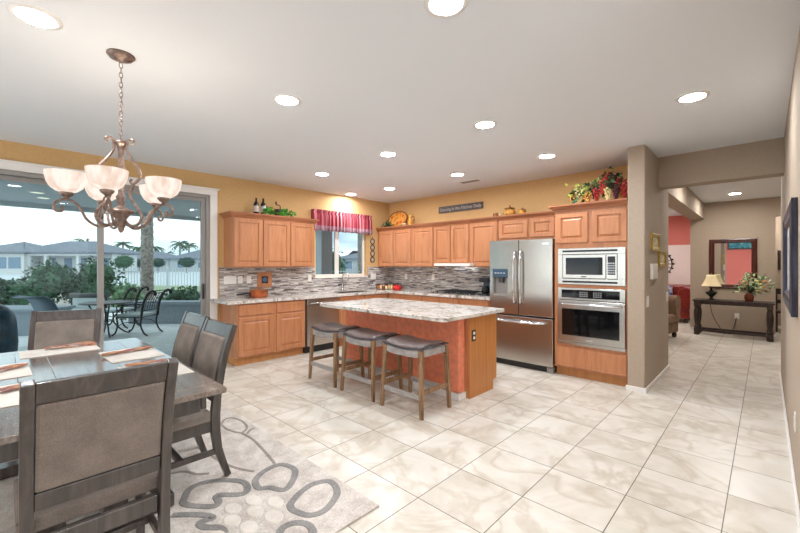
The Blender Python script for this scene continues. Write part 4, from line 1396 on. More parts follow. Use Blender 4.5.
b = nb(); lathe(b, [(0.04, 0), (0.055, 0.01), (0.06, 0.05), (0.055, 0.08)], seg=24)
obj('pot_body', b, 'gold_ceramic', t)
b = nb(); lathe(b, [(0.06, 0.0805), (0.055, 0.088), (0.012, 0.098), (0.012, 0.112), (0.004, 0.118)], seg=24)
obj('lid', b, 'brown_ceramic', t)

# grape garland on the oven tower
rng = random.Random(11)
t = thing('grape_garland', 'artificial grape garland in green, red and purple on the oven tower', 'garland', (-1.52, 5.22, 2.169))
gm = {}
for nme, c in (('pale_green', (206, 206, 120)), ('amber', (206, 150, 70)), ('red', (186, 52, 48)), ('plum', (84, 30, 48)), ('dark_blue', (52, 48, 62)), ('cream', (232, 220, 160))):
    gm[nme] = plain('grape_' + nme, c, 0.3)
bunches = [(-0.31, -0.02, 0.15, 'amber'), (-0.235, -0.03, 0.20, 'cream'), (-0.19, 0.03, 0.27, 'pale_green'), (-0.13, -0.04, 0.14, 'amber'), (-0.27, 0.03, 0.25, 'pale_green'), (-0.055, 0.0, 0.24, 'dark_blue'), (-0.02, -0.04, 0.20, 'red'),
           (0.06, 0.02, 0.38, 'red'), (0.05, -0.03, 0.28, 'red'), (0.11, -0.04, 0.19, 'cream'), (0.15, 0.03, 0.36, 'plum'), (0.20, -0.04, 0.20, 'plum'), (0.21, 0.02, 0.29, 'red'), (0.29, -0.02, 0.21, 'red'), (0.265, 0.04, 0.16, 'amber'), (0.30, 0.03, 0.27, 'red')]
for x, y, z, m in bunches:
    b = nb()
    L = min(0.16, z - 0.012)
    for k in range(26):
        f = k / 26
        rr = 0.044 * (1 - f * 0.8)
        a = k * 2.4
        ball(b, (x + rr * cos(a), y + rr * sin(a), z - f * L + 0.01), 0.0145, 8)
    obj('grape_bunch', b, gm[m], t)
b = nb()
leaves(b, rng, lambda: (lambda q: (q, rng.uniform(-0.08, 0.1), 0.14 + 0.27 * math.exp(-((q - 0.1) / 0.22) ** 2) * rng.uniform(0.2, 1) + rng.uniform(-0.08, 0.06)))(rng.uniform(-0.35, 0.27)), 150, 0.07)
obj('leaves', b, 'leaf_dark', t)
b = nb()
leaves(b, rng, lambda: (lambda q: (q, rng.uniform(-0.1, 0.08), 0.22 + rng.uniform(-0.1, 0.08)))(rng.uniform(-0.36, 0.0)), 46, 0.07)
obj('leaves', b, plain('yellow_green_leaf', (150, 162, 70), 0.5, var=0.2), t)
b = nb()
tube(b, catmull([(-0.34, 0, 0.03), (-0.2, 0.03, 0.2), (0.0, 0.02, 0.22), (0.1, 0.02, 0.36), (0.22, 0.02, 0.28), (0.33, 0.02, 0.02)]), 0.007, 6)
obj('stem', b, 'darkwood', t)

# wooden word sign
t = thing('wall_sign', 'long dark wooden sign with pale lettering high on the range wall', 'sign', (-4.01, RY - 0.001, 2.39))
obj('board', boxes((-0.48, 0.48, -0.022, 0, 0, 0.12)), 'darkwood', t, bev=0.002)
fc = bpy.data.curves.new('lettering', 'FONT')
fc.body = 'Dancing in the Kitchen Daily'
fc.size = 0.078
fc.align_x = 'CENTER'
fc.align_y = 'CENTER'
fc.extrude = 0.001
fc.offset = 0.0012
fo = bpy.data.objects.new('lettering_outline', fc)
COL.objects.link(fo)
bpy.context.view_layer.update()
me = bpy.data.meshes.new_from_object(fo.evaluated_get(bpy.context.evaluated_depsgraph_get()))
bpy.data.objects.remove(fo)
me.materials.clear()
me.materials.append(plain('pale_lettering', (176, 168, 158), 0.6))
lo = bpy.data.objects.new('lettering', me)
COL.objects.link(lo)
lo.parent = t
lo.location = (0, -0.0235, 0.058)
lo.rotation_euler = (pi / 2, 0, 0)

# hanging iron plaque with four rings
t = thing('iron_wall_hanging', 'black iron hanging of four linked rings right of the kitchen window', 'wall decoration', (WX, 5.27, 1.45))
b = nb()
for k in range(4):
    zc = 0.07 + 0.125 * k
    tube(b, [(0.012, 0.052 * cos(2 * pi * q / 20), zc + 0.056 * sin(2 * pi * q / 20)) for q in range(21)], 0.008, 8)
tube(b, [(0.012, 0, 0.50), (0.012, 0, 0.535)], 0.006, 8)
obj('ring_frame', b, 'black_iron', t)
for k in range(4):
    b = nb()
    ball(b, (0.010, 0, 0.07 + 0.125 * k), 0.030, 12, 0, (0.25, 1, 1))
    obj('medallion', b, 'label', t)

# valance
def valance_mat():
    k = N('red_plaid_valance')
    tcd = k.n('ShaderNodeTexCoord')
    sp = k.n('ShaderNodeSeparateXYZ')
    k.l(tcd.outputs['Object'], sp.inputs[0])
    w1 = k.n('ShaderNodeTexNoise', noise_dimensions='1D', Scale=26.0, Detail=2.0)
    k.l(sp.outputs['Y'], w1.inputs['W'])
    c1 = k.ramp(w1.outputs['Fac'], [(0.34, (104, 18, 34)), (0.47, (142, 32, 50)), (0.57, (190, 96, 108)), (0.66, (222, 160, 166))])
    c2 = k.ramp(w1.outputs['Fac'], [(0.36, (110, 66, 82)), (0.6, (186, 150, 160))])
    zr = k.n('ShaderNodeMapRange')
    zr.inputs['From Min'].default_value = 0.10
    zr.inputs['From Max'].default_value = 0.085
    k.l(sp.outputs['Z'], zr.inputs['Value'])
    mx = k.n('ShaderNodeMix', data_type='RGBA')
    k.l(zr.outputs[0], mx.inputs['Factor'])
    k.l(c1, mx.inputs['A'])
    k.l(c2, mx.inputs['B'])
    k.l(mx.outputs['Result'], k.b.inputs['Base Color'])
    k.b.inputs['Roughness'].default_value = 0.9
    return k.m


M['valance'] = valance_mat()
t = thing('window_valance', 'gathered red and pink plaid valance over the kitchen window', 'valance', (WX, 3.80, 2.03))
b = nb()
rows = []
NY = 170
Lw = 1.365
path = [(0.004, 0.0), (0.05, 0.0)] + [(0.105, Lw * i / NY) for i in range(NY + 1)] + [(0.05, Lw), (0.004, Lw)]
for j in range(9):
    f = j / 8
    z = 0.375 * f
    row = []
    for i, (x, y) in enumerate(path):
        dxx = 0
        if 2 <= i < len(path) - 2:
            amp = 0.016 * (1 - f) + 0.006
            dxx = amp * sin(y * 78 + 1.3 * sin(y * 19)) + 0.5 * amp * sin(y * 41 + 2) - (0.02 if f > 0.85 and f < 0.95 else 0) + (0.008 if f > 0.97 else 0)
        zd = z - (0.012 * (1 - f) * sin(y * 39))
        row.append(b.verts.new((x + dxx, y, zd if j else zd)))
    rows.append(row)
for r0, r1 in zip(rows, rows[1:]):
    for k in range(len(path) - 1):
        b.faces.new((r0[k], r0[k + 1], r1[k + 1], r1[k])).smooth = True
o = obj('valance_cloth', b, 'valance', t)
sm = o.modifiers.new('thickness', 'SOLIDIFY'); sm.thickness = 0.004
b = nb(); tube(b, [(0.07, 0.02, 0.345), (0.07, Lw - 0.02, 0.345)], 0.012, 10)
tube(b, [(0.07, 0.03, 0.345), (0.0, 0.03, 0.345)], 0.006, 8); tube(b, [(0.07, Lw - 0.03, 0.345), (0.0, Lw - 0.03, 0.345)], 0.006, 8)
obj('curtain_rod', b, 'white_trim', t)


# wall plates
def plate(loc, rz, w, h, label, kind='outlet', grp='wall plates', gangs=1):
    """local: wall at y = 0, front toward -y"""
    t = thing('light_switch' if kind == 'switch' else 'wall_outlet', label, 'switch' if kind == 'switch' else 'outlet', loc, rz, grp)
    obj('cover_plate', boxes((-w / 2, w / 2, -0.007, -0.0003, -h / 2, h / 2)), 'plate_white', t, bev=0.002)
    for g_ in range(gangs):
        xo = (g_ - (gangs - 1) / 2) * 0.046
        if kind == 'switch':
            obj('rocker', boxes((xo - 0.016, xo + 0.016, -0.011, -0.0072, -0.033, 0.033)), 'plate_white', t, bev=0.002)
        else:
            obj('socket', boxes((xo - 0.016, xo + 0.016, -0.010, -0.0072, 0.006, 0.034), (xo - 0.016, xo + 0.016, -0.010, -0.0072, -0.034, -0.006)), 'plate_white', t, bev=0.003)
    return t


BX = WX + 0.012
plate((BX, 2.375, 1.182), Z90, 0.19, 0.118, 'wide white switch plate at the left end of the backsplash', 'switch', gangs=3)
plate((BX, 2.53, 1.184), Z90, 0.072, 0.115, 'white outlet on the backsplash right beside the wide switch plate')
plate((BX, 2.668, 1.182), Z90, 0.072, 0.115, 'white outlet on the backsplash left of the wooden framed medallion')
plate((BX, 3.77, 1.183), Z90, 0.072, 0.115, 'white outlet on the backsplash left of the kitchen window')
plate((BX, 5.29, 1.175), Z90, 0.14, 0.115, 'white double switch plate right of the kitchen window', 'switch', gangs=2)
plate((-5.35, RY - 0.012, 1.175), 0, 0.072, 0.115, 'white outlet on the range backsplash above the red pot')
plate((-4.63, RY - 0.012, 1.175), 0, 0.072, 0.115, 'white outlet on the range backsplash left of the cooktop')
plate((PX, 5.0, 1.0), Z90, 0.10, 0.125, 'white light switch low on the taupe wall stub', 'switch', gangs=2)
plate((PX, 6.17, 0.985), Z90, 0.12, 0.125, 'white light switch at the edge of the living room opening', 'switch', gangs=2)
plate((RX, 3.42, 0.43), -Z90, 0.075, 0.118, 'white outlet low on the right hall wall below the dark framed picture')
plate((-0.43, 10.45, 0.36), 0, 0.075, 0.118, 'white outlet under the hall console table')
t = thing('wall_thermostat', 'white rectangular thermostat on the taupe stub below the gilt frames', 'thermostat', (PX, 5.27, 1.335), Z90)
obj('housing', boxes((-0.14, 0.14, -0.03, -0.0003, -0.09, 0.09)), 'plate_white', t, bev=0.006)
obj('cover', boxes((-0.13, 0.13, -0.034, -0.0302, -0.08, -0.01)), 'plate_white', t, bev=0.002)

# on the counter
t = thing('framed_medallion', 'square wooden frame with dark round medallion on the backsplash', 'picture', (BX, 2.922, 1.05), Z90)
obj('frame', boxes((-0.122, 0.122, -0.022, -0.0003, 0, 0.065), (-0.122, 0.122, -0.022, -0.0003, 0.178, 0.243), (-0.122, -0.055, -0.022, -0.0003, 0.0655, 0.1775), (0.055, 0.122, -0.022, -0.0003, 0.0655, 0.1775)), 'maple', t, bev=0.003)
obj('backing', boxes((-0.0545, 0.0545, -0.012, -0.0003, 0.0655, 0.1775)), 'dark_plastic', t)
b = nb(); ball(b, (0, -0.014, 0.1215), 0.042, 16, 0, (1, 0.25, 1))
obj('medallion', b, plain('slate_blue_medallion', (70, 92, 116), 0.3), t)
t = thing('saucepan', 'copper saucepan with dark lid and long handle on the left counter', 'saucepan', (-5.62, 2.72, 0.9155))
b = nb(); lathe(b, [(0.125, 0), (0.135, 0.006), (0.138, 0.105), (0.142, 0.112), (0.136, 0.112), (0.13, 0.05)], seg=36)
obj('pan_body', b, 'copper', t)
b = nb(); lathe(b, [(0.134, 0.1125), (0.13, 0.12), (0.06, 0.128), (0.012, 0.13), (0.012, 0.142), (0.018, 0.15), (0.004, 0.156)], seg=36)
obj('lid', b, 'brown_ceramic', t)
b = nb(); tube(b, [(0.02, -0.136, 0.07), (0.03, -0.2, 0.07), (0.05, -0.36, 0.06)], [0.008, 0.010, 0.012], 8)
obj('handle', b, 'dark_plastic', t)
t = thing('spice_rack', 'low cream-fronted rack of little jars across the counter corner', 'spice rack', (-5.56, 5.46, 0.9155), radians(45))
obj('rack', boxes((-0.26, 0.26, 0.042, 0.05, 0, 0.115), (-0.26, 0.26, -0.05, 0.042, 0, 0.008), (-0.26, -0.252, -0.05, 0.042, 0.008, 0.115), (0.252, 0.26, -0.05, 0.042, 0.008, 0.115)), 'darkwood', t)
for k in range(9):
    b = nb()
    x = -0.22 + k * 0.055
    lathe(b, [(0.022, 0.0085), (0.023, 0.012), (0.023, 0.068), (0.018, 0.074)], (x, 0, 0), 14)
    j = obj('jar', b, gm['cream'] if k % 2 else plain('spice_%d' % k, [(190, 120, 70), (150, 60, 40), (214, 180, 120), (170, 50, 36), (120, 90, 50)][k // 2], 0.4), t)
    b = nb(); lathe(b, [(0.021, 0.0745), (0.021, 0.092)], (x, 0, 0), 14)
    obj('lid', b, 'red_enamel' if k % 3 == 0 else 'cream_ceramic', j)
t = thing('red_pot', 'small red enamel pot with dark handle in the counter corner', 'pot', (-5.27, 5.40, 0.9155))
b = nb(); lathe(b, [(0.07, 0), (0.085, 0.012), (0.092, 0.05), (0.08, 0.075), (0.04, 0.088), (0.0, 0.09)][:5], seg=28)
obj('pot_body', b, 'red_enamel', t)
b = nb(); lathe(b, [(0.038, 0.0885), (0.03, 0.094), (0.01, 0.097), (0.012, 0.108), (0.004, 0.112)], seg=20)
obj('lid', b, 'red_enamel', t)
b = nb(); tube(b, catmull([(-0.08, 0, 0.065), (-0.07, 0, 0.12), (0, 0, 0.14), (0.07, 0, 0.12), (0.08, 0, 0.065)]), 0.007, 8)
obj('handle', b, 'dark_plastic', t)

t = thing('cooktop', 'gas cooktop with black grates and steel knobs in the range counter', 'cooktop', (-3.88, 5.44, 0.9153))
obj('cooktop_plate', boxes((-0.45, 0.45, -0.25, 0.25, 0, 0.012)), 'steel', t, bev=0.004)
for gx in (-0.13, 0.14, 0.33):
    w_ = 0.13 if gx < 0.3 else 0.09
    b = nb()
    for yy in (-0.21, -0.07, 0.07, 0.21):
        box(b, gx - w_, gx + w_, yy - 0.007, yy + 0.007, 0.04, 0.054)
    for xx in (-w_ + 0.007, 0, w_ - 0.007):
        box(b, gx + xx - 0.006, gx + xx + 0.006, -0.215, 0.215, 0.0405, 0.0535)
    for xx in (-w_ + 0.012, w_ - 0.012):
        for yy in (-0.2, 0.2):
            box(b, gx + xx - 0.008, gx + xx + 0.008, yy - 0.008, yy + 0.008, 0.0122, 0.041)
    obj('grate', b, 'black_iron', t)
for bx_, by_ in ((-0.13, -0.12), (-0.13, 0.12), (0.14, -0.12), (0.14, 0.12), (0.33, 0)):
    b = nb(); lathe(b, [(0.045, 0.0122), (0.045, 0.022), (0.03, 0.03)], (bx_, by_, 0), 18)
    obj('burner', b, 'dark_plastic', t)
for k in range(5):
    b = nb(); lathe(b, [(0.024, 0.0122), (0.022, 0.035), (0.018, 0.038)], (-0.36 + 0.0 * k, -0.19 + 0.095 * k, 0), 16)
    obj('knob', b, 'chrome', t)
t = thing('coffee_maker', 'dark coffee maker on the counter against the refrigerator', 'coffee maker', (-3.29, 5.48, 0.9155))
obj('machine_base', boxes((-0.09, 0.09, -0.13, 0.12, 0, 0.03)), 'dark_plastic', t, bev=0.006)
obj('machine_column', boxes((-0.085, 0.085, 0.02, 0.12, 0.0305, 0.215)), 'dispenser', t, bev=0.006)
obj('machine_head', boxes((-0.088, 0.088, -0.11, 0.12, 0.2155, 0.29)), 'dark_plastic', t, bev=0.01)
b = nb(); lathe(b, [(0.05, 0.0305), (0.062, 0.045), (0.062, 0.10), (0.045, 0.135), (0.048, 0.15)], (0, -0.05, 0), 20)
cf = obj('carafe', b, 'black_glass', t)
b = nb(); tube(b, catmull([(0.045, -0.09, 0.13), (0.07, -0.115, 0.11), (0.055, -0.095, 0.055)]), 0.007, 8)
obj('handle', b, 'dark_plastic', cf)

# ---------------------------------------------------------------- pictures
M['gilt'] = plain('gilt_frame', (176, 150, 62), 0.4, 0.5, var=0.15)
def framed(name, label, loc, rz, w, h, fw, th, fm, am, cat='picture', grp=None):
    """local: wall at y = 0, picture toward -y, centred"""
    t = thing(name, label, cat, loc, rz, grp)
    b = nb()
    prof = [(0, -0.0003), (0, -th * 0.8), (fw * 0.25, -th), (fw * 0.5, -th * 0.75), (fw * 0.8, -th * 0.8), (fw, -th * 0.4), (fw, -0.0003)]
    L = []
    for d, y in prof:
        L.append([b.verts.new((sx * (w / 2 - d), y, sz * (h / 2 - d))) for sx, sz in ((-1, -1), (1, -1), (1, 1), (-1, 1))])
    for a, c in zip(L, L[1:] + L[:1]):
        for k in range(4):
            b.faces.new((a[k], a[(k + 1) % 4], c[(k + 1) % 4], c[k]))
    obj('frame', b, fm, t)
    obj('mirror_glass' if am == 'mirror' else 'artwork', boxes((-w / 2 + fw + 0.0002, w / 2 - fw - 0.0002, -th * 0.3, -0.0004, -h / 2 + fw + 0.0002, h / 2 - fw - 0.0002)), am, t)
    return t


def art(name, cols, scale=9):
    k = N(name)
    nz = k.n('ShaderNodeTexNoise', Scale=scale, Detail=5.0)
    k.l(k.coords(), nz.inputs['Vector'])
    k.l(k.ramp(nz.outputs['Fac'], [(0.3 + 0.4 * i / (len(cols) - 1), c) for i, c in enumerate(cols)]), k.b.inputs['Base Color'])
    k.b.inputs['Roughness'].default_value = 0.5
    return k.m


M['art_small'] = art('sepia_botanical_print', [(150, 134, 96), (214, 200, 160), (236, 226, 196)], 22)
M['art_blue'] = art('blue_grey_abstract_print', [(90, 100, 120), (170, 176, 182), (206, 204, 200), (120, 130, 150)], 10)
M['art_dark'] = art('dark_print', [(40, 34, 34), (86, 66, 56)], 10)
M['navy_frame'] = wood('dark_navy_frame', (24, 26, 36), (40, 44, 60), (70, 76, 96), 0.35)
M['mahogany'] = wood('mahogany_frame', (44, 18, 14), (72, 32, 24), (104, 54, 40), 0.35)
framed('picture_frame', 'small gilt framed print on the taupe stub, the upper of two', (PX, 5.39, 1.68), Z90, 0.42, 0.205, 0.04, 0.02, 'gilt', 'art_small', grp='gilt frames on the stub')
framed('picture_frame', 'small gilt framed print on the taupe stub, the lower of two', (PX, 5.80, 1.485), Z90, 0.42, 0.19, 0.04, 0.02, 'gilt', 'art_small', grp='gilt frames on the stub')
framed('picture_frame', 'large dark navy framed picture seen edge-on on the right wall', (RX, 3.85, 1.455), -Z90, 1.3, 0.70, 0.11, 0.035, 'navy_frame', 'art_blue')
framed('wall_mirror', 'rectangular mirror in wide dark frame above the hall console', (-0.50, 10.45, 1.435), 0, 0.745, 1.03, 0.085, 0.035, 'mahogany', 'mirror', 'mirror')
framed('picture_frame', 'narrow dark framed picture deep in the corridor right of the hall wall', (0.34, 12.0, 1.52), 0, 0.30, 0.44, 0.05, 0.03, 'darkwood', 'art_dark')
framed('picture_frame', 'wide teal seascape on the coral wall behind the viewer, seen in the mirror', (-0.55, -2.6, 2.38), pi, 1.5, 0.5, 0.05, 0.03, 'darkwood', art('teal_seascape_print', [(30, 90, 110), (60, 150, 170), (150, 200, 200)], 6))

# ---------------------------------------------------------------- hall console and lamp
t = thing('console_table', 'dark carved console table with turned legs under the hall mirror', 'console table', (-0.48, 9.93, 0))
hw = 0.60
obj('tabletop', boxes((-hw, hw, -0.215, 0.215, 0.675, 0.71)), 'darkwood', t, bev=0.005)
obj('apron', boxes((-0.53, 0.53, -0.185, -0.165, 0.625, 0.6745), (-0.53, 0.53, 0.165, 0.185, 0.625, 0.6745)), 'darkwood', t)
for sx in (-1, 1):
    for sy in (-1, 1):
        b = nb()
        c = (sx * 0.535, sy * 0.165, 0)
        lathe(b, [(0.03, 0), (0.05, 0.012), (0.05, 0.045), (0.03, 0.06)], c, 18)
        box(b, c[0] - 0.045, c[0] + 0.045, c[1] - 0.045, c[1] + 0.045, 0.06, 0.14)
        lathe(b, [(0.035, 0.14), (0.048, 0.16), (0.028, 0.19), (0.044, 0.30), (0.052, 0.42), (0.046, 0.50), (0.03, 0.545), (0.046, 0.565), (0.03, 0.585)], c, 18)
        box(b, c[0] - 0.045, c[0] + 0.045, c[1] - 0.045, c[1] + 0.045, 0.585, 0.6745)
        obj('leg', b, 'darkwood', t, bev=0.003)
obj('stretcher', boxes((-0.485, 0.485, -0.185, -0.145, 0.075, 0.115), (-0.485, 0.485, 0.145, 0.185, 0.075, 0.115)), 'darkwood', t, bev=0.003)
t = thing('table_lamp', 'table lamp with cream bell shade on the left of the hall console', 'lamp', (-0.80, 9.95, 0.7105))
b = nb(); lathe(b, [(0.06, 0), (0.062, 0.012), (0.03, 0.025), (0.025, 0.05), (0.06, 0.09), (0.098, 0.13), (0.10, 0.145), (0.05, 0.165), (0.022, 0.19), (0.014, 0.23), (0.010, 0.33)], seg=28)
obj('lamp_base', b, plain('dark_green_bronze', (46, 56, 48), 0.3, 0.5, var=0.2), t)
b = nb(); lathe(b, [(0.165, 0.275), (0.135, 0.32), (0.105, 0.39), (0.085, 0.455), (0.075, 0.50), (0.073, 0.50), (0.083, 0.455), (0.103, 0.39), (0.133, 0.32), (0.163, 0.275)], seg=32, cap=False)
obj('lamp_shade', b, plain('cream_lamp_shade', (238, 220, 176), 0.8), t)
b = nb(); tube(b, [(0, 0, 0.33), (0, 0, 0.50), (0, 0, 0.515)], 0.005, 8); ball(b, (0, 0, 0.52), 0.012, 8); tube(b, [(-0.075, 0, 0.496), (0.075, 0, 0.496)], 0.003, 6)
obj('finial', b, 'bronze', t)
b = nb(); tube(b, catmull([(-0.84, 10.16, 0.70), (-0.84, 10.19, 0.62), (-0.80, 10.24, 0.36), (-0.70, 10.26, 0.14), (-0.62, 10.2, 0.012), (-0.52, 10.24, 0.02), (-0.46, 10.41, 0.2), (-0.44, 10.435, 0.33)]), 0.006, 6)
tag(obj('lamp_cord', b, 'dark_plastic'), 'dark lamp cord looping down behind the console to the outlet', 'cord')
t = thing('flower_vase', 'brown vase of yellow and orange flowers with green sprays on the console', 'flower arrangement', (-0.235, 9.93, 0.7105))
b = nb(); lathe(b, [(0.05, 0), (0.055, 0.008), (0.072, 0.06), (0.07, 0.11), (0.045, 0.15), (0.05, 0.165), (0.042, 0.165), (0.036, 0.13)], seg=28)
obj('vase', b, plain('russet_vase', (112, 56, 34), 0.25, var=0.2, bscale=12), t)
rng = random.Random(21)
b = nb()
tips = []
for k in range(34):
    a = rng.uniform(0, 6.28); s = rng.uniform(0.05, 0.30); hgt = rng.uniform(0.24, 0.56) - s * 0.5
    tip = (s * cos(a) * 1.25 + 0.05, s * sin(a) * 0.6, hgt)
    tips.append(tip)
    tube(b, [(0, 0, 0.14), (tip[0] * 0.4, tip[1] * 0.4, 0.14 + (hgt - 0.14) * 0.7), tip], 0.0025, 5)
obj('stem', b, 'leaf_dark', t)
b = nb()
leaves(b, rng, lambda: (lambda q: (q[0] * rng.uniform(.6, 1.05), q[1] * rng.uniform(.6, 1.05), q[2] + rng.uniform(-.07, .05)))(rng.choice(tips)), 240, 0.06)
obj('leaves', b, 'leaf_pale', t)
for c_, n_, nm in (((234, 220, 160), 12, 'flower'), ((226, 160, 90), 4, 'flower')):
    mm = plain('petal_%d' % n_, c_, 0.7)
    for k in range(n_):
        p = tips[rng.randrange(len(tips))]
        b = nb()
        ball(b, (p[0] * 0.75, p[1] * 0.8 - 0.03, p[2] * 0.92), 0.026, 8, 0, (1, 1, 0.6))
        for q in range(6):
            ball(b, (p[0] * 0.75 + 0.022 * cos(q * 1.05), p[1] * 0.8 - 0.03 + 0.022 * sin(q * 1.05), p[2] * 0.92), 0.015, 6)
        obj(nm, b, mm, t)

# dark chair in the corridor
t = thing('wooden_chair', 'dark wooden side chair half hidden in the corridor past the hall wall', 'chair', (0.34, 11.45, 0))
obj('seat', boxes((-0.2, 0.2, -0.2, 0.2, 0.40, 0.44)), 'darkwood', t, bev=0.004)
for sx in (-1, 1):
    obj('leg', boxes((sx * 0.18 - 0.02, sx * 0.18 + 0.02, -0.2, -0.16, 0, 0.3995)), 'darkwood', t)
    obj('leg', boxes((sx * 0.18 - 0.02, sx * 0.18 + 0.02, 0.16, 0.2, 0, 0.3995)), 'darkwood', t)
obj('backrest', boxes((-0.2, -0.16, 0.165, 0.2, 0.4405, 0.9), (0.16, 0.2, 0.165, 0.2, 0.4405, 0.9), (-0.16, 0.16, 0.17, 0.195, 0.78, 0.9), (-0.16, 0.16, 0.17, 0.195, 0.58, 0.66)), 'darkwood', t)

# ---------------------------------------------------------------- living room beyond the opening
M['red_leather'] = plain('red_leather', (128, 34, 28), 0.35, bump=0.2, bscale=25, var=0.15)
M['tan_fabric'] = fabric('tan_chair_fabric', (112, 88, 70), (140, 114, 92))


def sofa(name, label, cat, loc, rz, w, mat, arm_h, back_h, d=0.92):
    """front toward -y"""
    t = thing(name, label, cat, loc, rz)
    obj('base', boxes((-w / 2 + 0.02, w / 2 - 0.02, -d / 2 + 0.05, d / 2 - 0.02, 0.10, 0.30)), mat, t, bev=0.03)
    for s in (-1, 1):
        b = nb()
        x = s * (w / 2 - 0.12)
        prof = [(-0.09, 0.301)] + [(0.0 - 0.13 * cos(a * pi / 10) , arm_h - 0.13 + 0.13 * sin(a * pi / 10)) for a in range(0, 11)] + [(0.09, 0.301)]
        va = [b.verts.new((x + q, -d / 2 + 0.02, z)) for q, z in prof]
        vb = [b.verts.new((x + q, d / 2 - 0.2, z)) for q, z in prof]
        m_ = len(prof)
        b.faces.new(va); b.faces.new(vb[::-1])
        for k in range(m_):
            b.faces.new((va[k], vb[k], vb[(k + 1) % m_], va[(k + 1) % m_])).smooth = True
        obj('armrest', b, mat, t, bev=0.02)
    obj('backrest', boxes((-w / 2 + 0.03, w / 2 - 0.03, d / 2 - 0.195, d / 2, 0.301, back_h)), mat, t, bev=0.07, seg=4)
    nn = 1 if w < 1.3 else 3
    for k in range(nn):
        a = -w / 2 + 0.255 + k * (w - 0.51) / nn
        obj('seat_cushion', boxes((a + 0.004, a + (w - 0.51) / nn - 0.004, -d / 2 + 0.01, d / 2 - 0.2, 0.302, 0.47)), mat, t, bev=0.05, seg=4)
    for sx in (-1, 1):
        for sy in (-1, 1):
            b = nb(); lathe(b, [(0.03, 0), (0.045, 0.05), (0.035, 0.099)], (sx * (w / 2 - 0.1), sy * (d / 2 - 0.1), 0), 12)
            obj('foot', b, 'darkwood', t)
    return t


sofa('armchair', 'tan upholstered armchair with rolled arm at the living room opening', 'armchair', (-1.72, 8.75, 0), radians(80), 1.02, 'tan_fabric', 0.82, 0.95)
sofa('sofa', 'red leather sofa against the pale living room wall', 'sofa', (-2.35, 11.85, 0), 0, 2.1, 'red_leather', 0.86, 0.90)
b = nb(); box(b, -0.21, 0.21, -0.07, 0.07, 0, 0.4)
cu = tag(obj('throw_pillow', b, art('navy_print_cushion', [(20, 24, 60), (60, 70, 130), (200, 200, 210), (30, 30, 70)], 14), bev=0.06, seg=4), 'navy patterned throw pillow propped on the red leather sofa', 'pillow')
cu.location = (-1.93, 11.90, 0.475); cu.rotation_euler = (radians(-14), 0, 0.2)
t = thing('round_wall_art', 'round black iron wall ornament with pale blue glass petals', 'wall decoration', (-2.2, 12.6, 1.44))
b = nb()
for r_ in (0.13, 0.36):
    tube(b, [(r_ * cos(2 * pi * k / 40), -0.02, r_ * sin(2 * pi * k / 40)) for k in range(41)], 0.012, 8)
for k in range(20):
    a = 2 * pi * k / 20
    tube(b, [(0.12 * cos(a), -0.02, 0.12 * sin(a)), (0.38 * cos(a), -0.02, 0.38 * sin(a))], 0.008, 6)
    ball(b, (0.39 * cos(a), -0.02, 0.39 * sin(a)), 0.022, 8)
obj('iron_frame', b, 'black_iron', t)
b = nb()
for k in range(20):
    a = 2 * pi * (k + 0.5) / 20
    ball(b, (0.25 * cos(a), -0.02, 0.25 * sin(a)), 0.034, 8, 0, (1, 0.4, 1))
obj('glass_petal', b, plain('pale_blue_glass', (150, 190, 206), 0.15), t)
# ---------------------------------------------------------------- outdoors
def W(a, d, z=0.0):
    q = Rv * a + Fv * d
    return (q.x, q.y, z)


GZ = -0.05
M['paver'] = plain('blue_grey_pavers', (232, 234, 234), 0.85, bump=0.1, bscale=8, var=0.04)
M['gravel'] = plain('desert_gravel', (176, 168, 158), 0.9, bump=0.3, bscale=20, var=0.08)
M['lawn'] = plain('lawn', (150, 168, 118), 0.9, bump=0.3, bscale=6, var=0.1)
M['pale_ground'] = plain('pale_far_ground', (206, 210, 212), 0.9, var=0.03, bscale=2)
M['house_wall'] = plain('white_stucco', (222, 222, 220), 0.9)
M['house_grey'] = plain('pale_grey_stucco', (196, 198, 200), 0.9)
M['roof'] = plain('grey_roof_tile', (132, 136, 146), 0.9, bump=0.3, bscale=4, var=0.08)
M['house_glass'] = plain('house_window_glass', (128, 150, 170), 0.15)
M['fence'] = plain('white_metal_fence', (214, 220, 224), 0.5)
M['teal_cover'] = plain('dark_teal_cover', (34, 66, 84), 0.35, bump=0.5, bscale=5, var=0.25)
M['sling'] = plain('slate_sling', (108, 122, 134), 0.7, var=0.05)
M['cushion_pale'] = plain('pale_patio_cushion', (196, 204, 204), 0.8)
M['bark'] = plain('palm_bark', (150, 140, 132), 0.9, bump=1.0, bscale=16, var=0.2)
M['topiary'] = plain('topiary_leaf', (62, 84, 74), 0.8, var=0.3, bscale=3)


def ground_band(name, d0, d1, mat, a0=-200, a1=200, z=GZ):
    b = nb()
    pts = [W(a0, d0), W(a1, d0), W(a1, d1), W(a0, d1)]
    prism(b, [(p[0], p[1]) for p in pts], z - 0.1, z)
    return b


b = nb()
prism(b, [(-6.02, -14), (-6.02, 13.2)] + [W(2.0, 12.4)[:2], W(-22, 12.4)[:2]], GZ - 0.1, GZ)
struct('patio', b, 'paver')
struct('ground_gravel', ground_band('g', 12.4, 20.5, 'gravel', -60, 20), 'gravel')
struct('ground_lawn', ground_band('g', 20.5, 27, 'lawn', -90, 40), 'lawn')
struct('ground_far', ground_band('g', 27, 420, 'pale_ground', -600, 300), 'pale_ground')

